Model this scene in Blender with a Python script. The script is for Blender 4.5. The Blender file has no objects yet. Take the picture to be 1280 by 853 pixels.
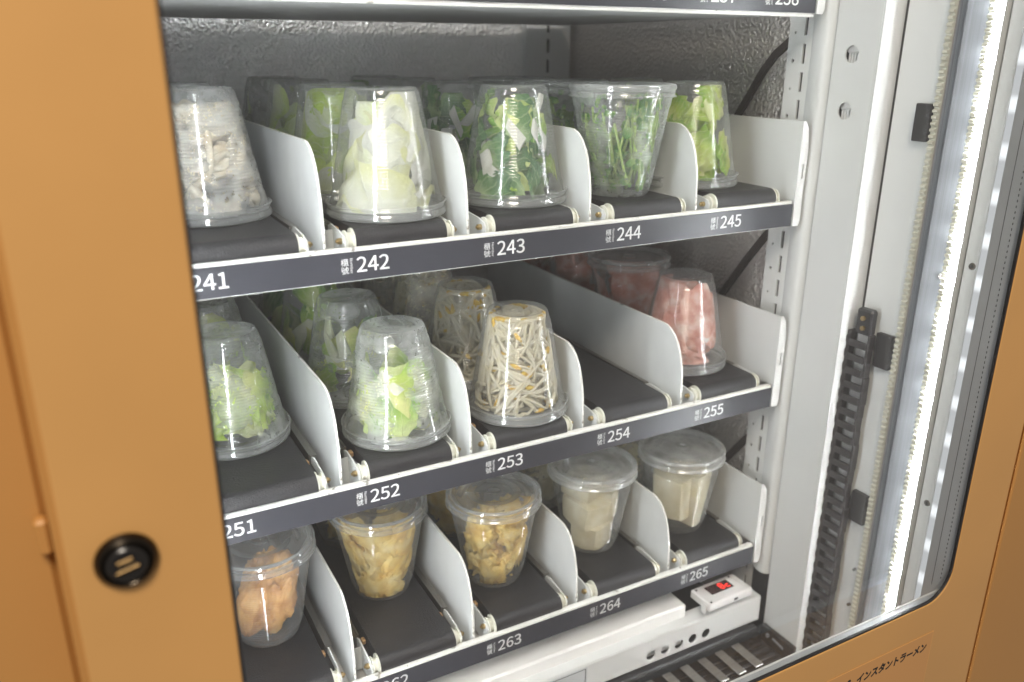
import bpy, math, random
import numpy as np
from mathutils import Vector, Matrix
from mathutils.geometry import tessellate_polygon

# ---------------------------------------------------------------- camera, world, lamps, exposure
SC = bpy.context.scene
COL = SC.collection

def make_camera():
    yaw, pit, rol, fpx = 0.4985, 0.3349, 0.0038, 1038.7
    fw = Vector((math.sin(yaw)*math.cos(pit), math.cos(yaw)*math.cos(pit), -math.sin(pit)))
    r0 = Vector((math.cos(yaw), -math.sin(yaw), 0)); u0 = r0.cross(fw)
    r = math.cos(rol)*r0 + math.sin(rol)*u0
    u = -math.sin(rol)*r0 + math.cos(rol)*u0
    cd = bpy.data.cameras.new('camera'); cam = bpy.data.objects.new('camera', cd); COL.objects.link(cam)
    m = Matrix((r, u, -fw)).transposed().to_4x4(); m.translation = Vector((-0.0639, -0.5465, 0.1455))
    cam.matrix_world = m
    cd.sensor_width = 36; cd.sensor_fit = 'HORIZONTAL'; cd.lens = 36*fpx/1280
    cd.clip_start = 0.01; cd.clip_end = 50
    cd.dof.use_dof = True; cd.dof.focus_distance = 0.66; cd.dof.aperture_fstop = 5.0
    SC.camera = cam
make_camera()

W = bpy.data.worlds.new('World'); SC.world = W; W.use_nodes = True
W.node_tree.nodes['Background'].inputs[0].default_value = (1.0, 0.94, 0.88, 1)
W.node_tree.nodes['Background'].inputs[1].default_value = 0.22

def room_lamp(name, loc, target, size, energy, color):
    ld = bpy.data.lights.new(name, 'AREA'); ld.shape = 'DISK'; ld.size = size; ld.energy = energy; ld.color = color
    o = bpy.data.objects.new(name, ld); COL.objects.link(o); o.location = loc
    o.rotation_euler = (Vector(target)-Vector(loc)).to_track_quat('-Z', 'Y').to_euler()
    return o
room_lamp('ceiling_lamp', (-0.5, -1.5, 1.7), (0.2, -0.2, 0.0), 0.7, 50, (1.0, 0.91, 0.78))

LED_POWER = 74.0
SC.view_settings.view_transform = 'Standard'; SC.view_settings.look = 'None'
SC.view_settings.exposure = 0.18; SC.view_settings.gamma = 1.0
SC.render.engine = 'CYCLES'
cy = SC.cycles
cy.use_denoising = True; cy.denoiser = 'OPENIMAGEDENOISE'
cy.max_bounces = 12; cy.diffuse_bounces = 6; cy.glossy_bounces = 4; cy.transmission_bounces = 6
cy.transparent_max_bounces = 28; cy.caustics_reflective = False; cy.caustics_refractive = False
cy.sample_clamp_indirect = 4.0; cy.sample_clamp_direct = 0; cy.blur_glossy = 0.3

# ---------------------------------------------------------------- materials
def new_mat(name):
    m = bpy.data.materials.new(name); m.use_nodes = True; nt = m.node_tree; nt.nodes.clear()
    out = nt.nodes.new('ShaderNodeOutputMaterial')
    return m, nt, out
def N(nt, typ, **kw):
    n = nt.nodes.new(typ)
    for k, v in kw.items():
        if k.startswith('i_'):
            key = k[2:]; n.inputs[int(key) if key.isdigit() else key.replace('_', ' ')].default_value = v
        else: setattr(n, k, v)
    return n
def L(nt, a, b): nt.links.new(a, b)
def ramp(nt, fac, stops):
    r = N(nt, 'ShaderNodeValToRGB'); e = r.color_ramp.elements
    while len(e) > 1: e.remove(e[-1])
    e[0].position, c = stops[0]; e[0].color = c if len(c) == 4 else (*c, 1)
    for p, c in stops[1:]:
        x = e.new(p); x.color = c if len(c) == 4 else (*c, 1)
    L(nt, fac, r.inputs[0]); return r
def g(v): return (v, v, v, 1)
def objco(nt): return N(nt, 'ShaderNodeTexCoord').outputs['Object']
def noise(nt, scale, detail=3, co=None, rough=0.5):
    n = N(nt, 'ShaderNodeTexNoise', i_Scale=scale, i_Detail=detail, i_Roughness=rough)
    L(nt, co or objco(nt), n.inputs['Vector']); return n
def paint(name, col, rough=0.45, metal=0.0, var=0.05, vscale=14, bump=0.0, bscale=600, spec=0.5, rvar=0.08, coat=0.0):
    """painted / plastic / metal surface with a little blotchy wear"""
    m, nt, out = new_mat(name)
    b = N(nt, 'ShaderNodeBsdfPrincipled', i_Metallic=metal)
    b.inputs['Specular IOR Level'].default_value = spec; b.inputs['Coat Weight'].default_value = coat
    n = noise(nt, vscale, 5)
    lo = tuple(max(0, c*(1-var)) for c in col); hi = tuple(min(1, c*(1+var)) for c in col)
    r = ramp(nt, n.outputs[0], [(0.3, lo), (0.7, hi)])
    L(nt, r.outputs[0], b.inputs['Base Color'])
    mr = N(nt, 'ShaderNodeMapRange', i_3=max(0.02, rough-rvar), i_4=min(1, rough+rvar)); L(nt, n.outputs[0], mr.inputs[0])
    L(nt, mr.outputs[0], b.inputs['Roughness'])
    if bump:
        n2 = noise(nt, bscale, 2)
        bp = N(nt, 'ShaderNodeBump', i_Strength=bump, i_Distance=0.0005); L(nt, n2.outputs[0], bp.inputs['Height'])
        L(nt, bp.outputs[0], b.inputs['Normal'])
    L(nt, b.outputs[0], out.inputs[0]); return m
def emit(name, col, s):
    m, nt, out = new_mat(name); e = N(nt, 'ShaderNodeEmission', i_Strength=s); e.inputs[0].default_value = (*col, 1)
    L(nt, e.outputs[0], out.inputs[0]); return m
def schlick(nt, f0, scale=1.0, normal=None):
    lw = N(nt, 'ShaderNodeLayerWeight', i_Blend=0.5)
    if normal: L(nt, normal, lw.inputs['Normal'])
    p = N(nt, 'ShaderNodeMath', operation='POWER', i_1=5.0); L(nt, lw.outputs['Facing'], p.inputs[0])
    a = N(nt, 'ShaderNodeMath', operation='MULTIPLY_ADD', i_1=(1-f0)*scale, i_2=f0); L(nt, p.outputs[0], a.inputs[0])
    a.use_clamp = True
    return a.outputs[0]
def clear_plastic(name, haze, fog=0.0, tint=(0.985, 0.99, 0.985), rough=0.11, f0=0.085, drops=0.0, edge=0.22):
    m, nt, out = new_mat(name)
    co = objco(nt)
    oi = N(nt, 'ShaderNodeObjectInfo')
    off = N(nt, 'ShaderNodeVectorMath', operation='SCALE'); off.inputs[0].default_value = (3.1, 1.7, 2.3); L(nt, oi.outputs['Random'], off.inputs['Scale'])
    ad = N(nt, 'ShaderNodeVectorMath', operation='ADD'); L(nt, co, ad.inputs[0]); L(nt, off.outputs[0], ad.inputs[1])
    co = ad.outputs[0]
    tr = N(nt, 'ShaderNodeBsdfTransparent'); tr.inputs[0].default_value = (*tint, 1)
    df = N(nt, 'ShaderNodeBsdfDiffuse'); df.inputs[0].default_value = (0.86, 0.88, 0.88, 1)
    tl = N(nt, 'ShaderNodeBsdfTranslucent'); tl.inputs[0].default_value = (0.86, 0.88, 0.88, 1)
    hz = N(nt, 'ShaderNodeMixShader', i_0=0.5); L(nt, df.outputs[0], hz.inputs[1]); L(nt, tl.outputs[0], hz.inputs[2])
    base = N(nt, 'ShaderNodeMixShader'); L(nt, tr.outputs[0], base.inputs[1]); L(nt, hz.outputs[0], base.inputs[2])
    gl = N(nt, 'ShaderNodeBsdfGlossy', i_Roughness=rough)
    if fog or drops:
        n1 = noise(nt, 38, 3, co); r1 = ramp(nt, n1.outputs[0], [(0.36, g(0)), (0.66, g(1))])
        vo = N(nt, 'ShaderNodeTexVoronoi', i_Scale=520.0); L(nt, co, vo.inputs['Vector'])
        n3 = noise(nt, 170, 2, co); r3 = ramp(nt, n3.outputs[0], [(0.5, g(0.16)), (0.62, g(0.42))])
        sp = N(nt, 'ShaderNodeMath', operation='GREATER_THAN'); L(nt, vo.outputs['Distance'], sp.inputs[0]); L(nt, r3.outputs[0], sp.inputs[1])
        mu = N(nt, 'ShaderNodeMath', operation='MULTIPLY'); L(nt, r1.outputs[0], mu.inputs[0]); L(nt, sp.outputs[0], mu.inputs[1])
        ma = N(nt, 'ShaderNodeMath', operation='MULTIPLY_ADD', i_1=fog, i_2=haze); L(nt, mu.outputs[0], ma.inputs[0]); ma.use_clamp = True
        hsrc = ma.outputs[0]
    else:
        hv = N(nt, 'ShaderNodeValue'); hv.outputs[0].default_value = haze; hsrc = hv.outputs[0]
    lw2 = N(nt, 'ShaderNodeLayerWeight', i_Blend=0.5); p2 = N(nt, 'ShaderNodeMath', operation='POWER', i_1=3.0); L(nt, lw2.outputs['Facing'], p2.inputs[0])
    e2 = N(nt, 'ShaderNodeMath', operation='MULTIPLY_ADD', i_1=edge); L(nt, p2.outputs[0], e2.inputs[0]); L(nt, hsrc, e2.inputs[2]); e2.use_clamp = True
    L(nt, e2.outputs[0], base.inputs[0])
    if drops:
        vo2 = N(nt, 'ShaderNodeTexVoronoi', i_Scale=330.0); L(nt, co, vo2.inputs['Vector'])
        rd = ramp(nt, vo2.outputs['Distance'], [(0.1, g(1)), (0.35, g(0))])
        bp = N(nt, 'ShaderNodeBump', i_Strength=drops, i_Distance=0.0006); L(nt, rd.outputs[0], bp.inputs['Height'])
        L(nt, bp.outputs[0], gl.inputs['Normal'])
    mx = N(nt, 'ShaderNodeMixShader'); L(nt, schlick(nt, f0, 0.55), mx.inputs[0]); L(nt, base.outputs[0], mx.inputs[1]); L(nt, gl.outputs[0], mx.inputs[2])
    L(nt, mx.outputs[0], out.inputs[0]); return m
def leaf_mat(name, base, mid, tip, transl=0.35, vein=0.5, rough=0.42, spot=None):
    m, nt, out = new_mat(name)
    uv = N(nt, 'ShaderNodeTexCoord').outputs['UV']; sx = N(nt, 'ShaderNodeSeparateXYZ'); L(nt, uv, sx.inputs[0])
    n = noise(nt, 90, 4)
    a = N(nt, 'ShaderNodeMath', operation='MULTIPLY_ADD', i_1=0.55, i_2=-0.27); L(nt, n.outputs[0], a.inputs[0])
    s = N(nt, 'ShaderNodeMath', operation='ADD'); L(nt, sx.outputs[1], s.inputs[0]); L(nt, a.outputs[0], s.inputs[1])
    r = ramp(nt, s.outputs[0], [(0.12, base), (0.5, mid), (0.92, tip)])
    wv = N(nt, 'ShaderNodeTexWave', i_Scale=1.6, i_Distortion=5.0, i_Detail=2.0); wv.inputs['Detail Scale'].default_value = 1.5; L(nt, uv, wv.inputs['Vector'])
    wr = ramp(nt, wv.outputs[1], [(0.0, g(1)), (0.10, g(0))])
    mixc = N(nt, 'ShaderNodeMix', data_type='RGBA'); mixc.inputs[7].default_value = (*base, 1)
    mf = N(nt, 'ShaderNodeMath', operation='MULTIPLY', i_1=vein); L(nt, wr.outputs[0], mf.inputs[0]); L(nt, mf.outputs[0], mixc.inputs[0]); L(nt, r.outputs[0], mixc.inputs[6])
    colr = mixc.outputs[2]
    oi = N(nt, 'ShaderNodeObjectInfo'); hs = N(nt, 'ShaderNodeHueSaturation')
    mv = N(nt, 'ShaderNodeMapRange', i_3=0.82, i_4=1.12); L(nt, oi.outputs['Random'], mv.inputs[0]); L(nt, mv.outputs[0], hs.inputs['Value'])
    L(nt, colr, hs.inputs['Color']); colr = hs.outputs[0]
    bp = N(nt, 'ShaderNodeBump', i_Strength=0.45, i_Distance=0.0012)
    ah = N(nt, 'ShaderNodeMath', operation='ADD'); L(nt, wr.outputs[0], ah.inputs[0]); n4 = noise(nt, 260, 3); L(nt, n4.outputs[0], ah.inputs[1])
    L(nt, ah.outputs[0], bp.inputs['Height'])
    b = N(nt, 'ShaderNodeBsdfPrincipled', i_Roughness=rough); L(nt, colr, b.inputs['Base Color']); L(nt, bp.outputs[0], b.inputs['Normal'])
    t = N(nt, 'ShaderNodeBsdfTranslucent'); L(nt, colr, t.inputs[0])
    mx = N(nt, 'ShaderNodeMixShader', i_0=transl); L(nt, b.outputs[0], mx.inputs[1]); L(nt, t.outputs[0], mx.inputs[2])
    L(nt, mx.outputs[0], out.inputs[0]); return m
def food_mat(name, c1, c2, c3, scale=70, rough=0.55, bump=0.6, bscale=300, transl=0.15, spec=0.4):
    m, nt, out = new_mat(name)
    n = noise(nt, scale, 6); r = ramp(nt, n.outputs[0], [(0.32, c1), (0.5, c2), (0.68, c3)])
    n2 = noise(nt, bscale, 5); bp = N(nt, 'ShaderNodeBump', i_Strength=bump, i_Distance=0.001); L(nt, n2.outputs[0], bp.inputs['Height'])
    b = N(nt, 'ShaderNodeBsdfPrincipled', i_Roughness=rough); b.inputs['Specular IOR Level'].default_value = spec
    L(nt, r.outputs[0], b.inputs['Base Color']); L(nt, bp.outputs[0], b.inputs['Normal'])
    t = N(nt, 'ShaderNodeBsdfTranslucent'); L(nt, r.outputs[0], t.inputs[0])
    mx = N(nt, 'ShaderNodeMixShader', i_0=transl); L(nt, b.outputs[0], mx.inputs[1]); L(nt, t.outputs[0], mx.inputs[2])
    L(nt, mx.outputs[0], out.inputs[0]); return m
def embossed_metal(name, col, rough, metal):
    m, nt, out = new_mat(name)
    co = objco(nt)
    vo = N(nt, 'ShaderNodeTexVoronoi', feature='SMOOTH_F1', i_Scale=310.0); vo.inputs['Smoothness'].default_value = 0.6; L(nt, co, vo.inputs['Vector'])
    n = noise(nt, 420, 2, co)
    ad = N(nt, 'ShaderNodeMath', operation='MULTIPLY_ADD', i_1=0.8); L(nt, n.outputs[0], ad.inputs[0]); L(nt, vo.outputs['Distance'], ad.inputs[2])
    bp = N(nt, 'ShaderNodeBump', i_Strength=1.0, i_Distance=0.0019); L(nt, ad.outputs[0], bp.inputs['Height'])
    b = N(nt, 'ShaderNodeBsdfPrincipled', i_Metallic=metal, i_Roughness=rough); b.inputs['Base Color'].default_value = (*col, 1)
    L(nt, bp.outputs[0], b.inputs['Normal']); L(nt, b.outputs[0], out.inputs[0]); return m
def brushed(name, col, rough=0.28, axis_scale=(900, 900, 3), bump=0.0):
    m, nt, out = new_mat(name)
    mp = N(nt, 'ShaderNodeMapping'); mp.inputs['Scale'].default_value = axis_scale; L(nt, objco(nt), mp.inputs[0])
    n = N(nt, 'ShaderNodeTexNoise', i_Scale=1.0, i_Detail=3.0); L(nt, mp.outputs[0], n.inputs['Vector'])
    b = N(nt, 'ShaderNodeBsdfPrincipled', i_Metallic=1.0)
    r = ramp(nt, n.outputs[0], [(0.3, tuple(c*0.8 for c in col)), (0.7, col)]); L(nt, r.outputs[0], b.inputs['Base Color'])
    mr = N(nt, 'ShaderNodeMapRange', i_3=rough*0.7, i_4=rough*1.35); L(nt, n.outputs[0], mr.inputs[0]); L(nt, mr.outputs[0], b.inputs['Roughness'])
    if bump:
        bp = N(nt, 'ShaderNodeBump', i_Strength=bump, i_Distance=0.0004); L(nt, n.outputs[0], bp.inputs['Height']); L(nt, bp.outputs[0], b.inputs['Normal'])
    L(nt, b.outputs[0], out.inputs[0]); return m
def belt_mat(name):
    m, nt, out = new_mat(name)
    co = objco(nt)
    wx = N(nt, 'ShaderNodeTexChecker', i_Scale=900.0); L(nt, co, wx.inputs[0])
    n = noise(nt, 650, 2, co); n2 = noise(nt, 24, 4, co)
    r = ramp(nt, n2.outputs[0], [(0.3, (0.017, 0.016, 0.018)), (0.7, (0.027, 0.026, 0.028))])
    b = N(nt, 'ShaderNodeBsdfPrincipled', i_Roughness=0.38); L(nt, r.outputs[0], b.inputs['Base Color'])
    ad = N(nt, 'ShaderNodeMath', operation='ADD'); L(nt, wx.outputs[1], ad.inputs[0]); L(nt, n.outputs[0], ad.inputs[1])
    bp = N(nt, 'ShaderNodeBump', i_Strength=0.9, i_Distance=0.0007); L(nt, ad.outputs[0], bp.inputs['Height']); L(nt, bp.outputs[0], b.inputs['Normal'])
    L(nt, b.outputs[0], out.inputs[0]); return m
def led_mat(name, s, pitch=None, base=0.1):
    m, nt, out = new_mat(name); e = N(nt, 'ShaderNodeEmission'); e.inputs[0].default_value = (0.93, 0.972, 1.0, 1)
    if pitch:
        sp = N(nt, 'ShaderNodeSeparateXYZ'); L(nt, objco(nt), sp.inputs[0])
        mu = N(nt, 'ShaderNodeMath', operation='MULTIPLY', i_1=2*math.pi/pitch); L(nt, sp.outputs[2], mu.inputs[0])
        sn = N(nt, 'ShaderNodeMath', operation='SINE'); L(nt, mu.outputs[0], sn.inputs[0])
        mr = N(nt, 'ShaderNodeMapRange', i_1=0.05, i_2=1.0, i_3=base*s, i_4=s, interpolation_type='SMOOTHSTEP'); L(nt, sn.outputs[0], mr.inputs[0])
        L(nt, mr.outputs[0], e.inputs[1])
    else: e.inputs[1].default_value = s
    L(nt, e.outputs[0], out.inputs[0]); return m

M = {}
M['orange'] = paint('orange_paint', (0.60, 0.322, 0.108), 0.40, var=0.05, vscale=7, bump=0.12, bscale=1500)
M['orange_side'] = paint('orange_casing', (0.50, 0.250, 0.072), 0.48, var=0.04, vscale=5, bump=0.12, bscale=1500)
M['white'] = paint('white_powdercoat', (0.69, 0.705, 0.70), 0.38, var=0.03, vscale=11, bump=0.10, bscale=1800)
M['divider'] = paint('divider_paint', (0.71, 0.73, 0.73), 0.36, var=0.06, vscale=30, bump=0.16, bscale=1500)
def chipped(name, col, chip, scale, cut):
    m, nt, out = new_mat(name); b = N(nt, 'ShaderNodeBsdfPrincipled', i_Roughness=0.45)
    n = noise(nt, scale, 4); r = ramp(nt, n.outputs[0], [(cut, chip), (cut+0.03, col)]); L(nt, r.outputs[0], b.inputs['Base Color']); L(nt, b.outputs[0], out.inputs[0]); return m
M['edge'] = chipped('worn_edge_paint', (0.78, 0.78, 0.75), (0.30, 0.28, 0.25), 70, 0.33)
M['grey'] = paint('grey_painted_steel', (0.76, 0.77, 0.78), 0.45, var=0.06, vscale=9)
M['traygrey'] = paint('pale_grey_steel', (0.80, 0.80, 0.79), 0.35, var=0.05, vscale=9)
M['label'] = paint('label_strip_vinyl', (0.040, 0.041, 0.051), 0.34, var=0.14, vscale=9, spec=0.6)
M['print'] = paint('white_print', (0.72, 0.73, 0.73), 0.5, var=0.03)
M['ink'] = paint('black_ink', (0.012, 0.011, 0.010), 0.5)
M['belt'] = belt_mat('black_conveyor_belt')
M['pulley'] = paint('ivory_plastic_pulley', (0.66, 0.66, 0.58), 0.4, var=0.10, vscale=160)
M['rail'] = brushed('steel_side_rail', (0.42, 0.40, 0.37), 0.35, (300, 4, 300))
M['brass'] = paint('brass_bolt', (0.62, 0.47, 0.24), 0.3, metal=1.0, var=0.2, vscale=300)
M['copper'] = paint('copper_tab', (0.80, 0.50, 0.25), 0.35, metal=0.6, var=0.1, vscale=200)
M['black'] = paint('black_plastic', (0.022, 0.021, 0.023), 0.4, var=0.15, vscale=40)
M['darkfloor'] = paint('dark_sheet', (0.030, 0.029, 0.032), 0.28, var=0.2, vscale=12)
M['chain'] = paint('drag_chain_plastic', (0.030, 0.027, 0.028), 0.45, var=0.2, vscale=90, bump=0.3, bscale=400)
M['emboss'] = embossed_metal('embossed_aluminium', (0.86, 0.86, 0.87), 0.34, 0.9)
M['emboss_side'] = embossed_metal('embossed_side_sheet', (0.74, 0.70, 0.67), 0.40, 0.75)
def aniso_alu(name):
    m, nt, out = new_mat(name)
    mp = N(nt, 'ShaderNodeMapping'); mp.inputs['Scale'].default_value = (900, 900, 2); L(nt, objco(nt), mp.inputs[0])
    n = N(nt, 'ShaderNodeTexNoise', i_Scale=1.0, i_Detail=3.0); L(nt, mp.outputs[0], n.inputs['Vector'])
    b = N(nt, 'ShaderNodeBsdfPrincipled', i_Metallic=0.0, i_Roughness=0.14, i_Anisotropic=0.95)
    b.inputs['Specular IOR Level'].default_value = 0.15
    r = ramp(nt, n.outputs[0], [(0.3, (0.15, 0.16, 0.175)), (0.7, (0.24, 0.25, 0.27))]); L(nt, r.outputs[0], b.inputs['Base Color'])
    tg = N(nt, 'ShaderNodeTangent', direction_type='RADIAL', axis='Z'); L(nt, tg.outputs[0], b.inputs['Tangent'])
    L(nt, b.outputs[0], out.inputs[0]); return m
M['alu'] = aniso_alu('brushed_aluminium')
M['spacer'] = paint('spacer_aluminium', (0.46, 0.48, 0.51), 0.42, metal=0.25, var=0.06, vscale=30)
M['belt_tooth'] = paint('ivory_timing_belt', (0.62, 0.61, 0.52), 0.55, var=0.08, vscale=60)
M['slat'] = brushed('galvanised_slat', (0.55, 0.53, 0.50), 0.35, (40, 400, 40))
M['chrome'] = paint('dark_chrome', (0.30, 0.28, 0.26), 0.22, metal=1.0, var=0.08, vscale=60)
M['lockdark'] = paint('lock_core', (0.02, 0.018, 0.017), 0.25, metal=0.3)
M['lockring'] = paint('lock_ring', (0.055, 0.045, 0.035), 0.22, metal=1.0)
M['lockbrass'] = paint('lock_brass', (0.10, 0.065, 0.030), 0.3, metal=1.0)
M['cable'] = paint('cable_sleeve', (0.035, 0.026, 0.024), 0.5, var=0.15, vscale=60)
M['led'] = led_mat('led_diffuser', LED_POWER*2.55, 0.034, 0.12)
M['led_glow'] = led_mat('painted_led_glow', 1.25, 0.034, 0.5)
M['red'] = emit('red_digit', (1.0, 0.05, 0.035), 3.0)
M['screen'] = paint('display_window', (0.03, 0.008, 0.008), 0.12)
M['segoff'] = paint('unlit_segment', (0.075, 0.045, 0.042), 0.3)
M['case'] = paint('white_abs', (0.74, 0.73, 0.72), 0.42, var=0.03)
M['sticker'] = paint('clear_sticker', (0.60, 0.300, 0.098), 0.34, var=0.02, vscale=6)
M['sticker_edge'] = paint('sticker_edge', (0.70, 0.38, 0.13), 0.4)
M['plate'] = paint('rail_label_film', (0.56, 0.585, 0.60), 0.35, var=0.02)
M['cup'] = clear_plastic('clear_cup', 0.065, 0.12, drops=0.06)
M['cup_fog'] = clear_plastic('fogged_cup', 0.10, 0.55, drops=0.3)
M['cup_wet'] = clear_plastic('wet_cup', 0.08, 0.42, drops=0.2)
M['lid'] = clear_plastic('clear_lid', 0.25, 0.0, rough=0.13, f0=0.12, edge=0.45)
M['lid_fog'] = clear_plastic('fogged_lid', 0.30, 0.25, rough=0.14, f0=0.13, edge=0.5)
def window_glass(name):
    m, nt, out = new_mat(name)
    tr = N(nt, 'ShaderNodeBsdfTransparent'); tr.inputs[0].default_value = (0.99, 0.99, 0.988, 1)
    gl = N(nt, 'ShaderNodeBsdfGlossy', i_Roughness=0.0)
    mx = N(nt, 'ShaderNodeMixShader'); L(nt, schlick(nt, 0.04), mx.inputs[0]); L(nt, tr.outputs[0], mx.inputs[1]); L(nt, gl.outputs[0], mx.inputs[2])
    L(nt, mx.outputs[0], out.inputs[0]); return m
M['glass'] = window_glass('window_glass')
# foods
M['cabbage'] = leaf_mat('cabbage_leaf', (0.68, 0.70, 0.58), (0.62, 0.68, 0.40), (0.50, 0.62, 0.18), 0.30, 0.35)
M['cabbage_heart'] = leaf_mat('cabbage_heart', (0.72, 0.725, 0.67), (0.70, 0.715, 0.60), (0.66, 0.67, 0.36), 0.30, 0.3)
M['napa'] = leaf_mat('napa_leaf', (0.72, 0.76, 0.38), (0.56, 0.70, 0.12), (0.44, 0.62, 0.06), 0.35, 0.55)
M['lettuce'] = leaf_mat('lettuce_leaf', (0.76, 0.77, 0.30), (0.54, 0.67, 0.09), (0.28, 0.50, 0.03), 0.35, 0.5)
M['choy'] = leaf_mat('choy_leaf', (0.64, 0.74, 0.27), (0.36, 0.56, 0.07), (0.12, 0.33, 0.03), 0.3, 0.6)
M['kale'] = leaf_mat('kale_leaf', (0.40, 0.52, 0.26), (0.11, 0.24, 0.07), (0.045, 0.15, 0.04), 0.25, 0.45)
M['cress'] = leaf_mat('cress_leaf', (0.30, 0.46, 0.12), (0.12, 0.30, 0.05), (0.06, 0.20, 0.03), 0.3, 0.3)
M['stemgreen'] = food_mat('green_stem', (0.30, 0.46, 0.10), (0.42, 0.58, 0.16), (0.52, 0.66, 0.26), 120, 0.4, 0.2, 400, 0.25)
M['stalk'] = food_mat('pale_stalk', (0.62, 0.66, 0.42), (0.72, 0.74, 0.55), (0.78, 0.78, 0.66), 90, 0.4, 0.2, 400, 0.25)
M['radish'] = food_mat('white_stalk', (0.70, 0.70, 0.62), (0.77, 0.77, 0.71), (0.80, 0.80, 0.76), 60, 0.45, 0.25, 300, 0.25)
M['mushroom'] = food_mat('white_mushroom', (0.74, 0.61, 0.43), (0.85, 0.77, 0.62), (0.88, 0.83, 0.72), 90, 0.55, 0.3, 350, 0.2)
M['sprout'] = food_mat('bean_sprout', (0.80, 0.74, 0.54), (0.88, 0.84, 0.70), (0.90, 0.87, 0.77), 120, 0.4, 0.15, 400, 0.5)
M['sprout_head'] = food_mat('sprout_head', (0.66, 0.38, 0.05), (0.78, 0.52, 0.06), (0.80, 0.62, 0.14), 200, 0.45, 0.3, 400, 0.15)
M['meat'] = food_mat('sliced_meat', (0.58, 0.22, 0.17), (0.72, 0.38, 0.31), (0.80, 0.60, 0.54), 80, 0.35, 0.4, 300, 0.25)
M['fat'] = food_mat('plastic_film', (0.72, 0.70, 0.69), (0.78, 0.77, 0.77), (0.80, 0.80, 0.80), 60, 0.25, 0.4, 200, 0.3)
M['fried'] = food_mat('fried_crust', (0.78, 0.50, 0.12), (0.88, 0.65, 0.20), (0.92, 0.77, 0.36), 70, 0.6, 0.5, 300, 0.25)
M['bread'] = food_mat('fried_beancurd', (0.44, 0.17, 0.035), (0.66, 0.33, 0.09), (0.74, 0.44, 0.15), 45, 0.6, 0.8, 380, 0.08)
M['tofu'] = food_mat('tofu', (0.76, 0.68, 0.45), (0.84, 0.77, 0.56), (0.88, 0.83, 0.66), 55, 0.5, 0.3, 420, 0.2)

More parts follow.
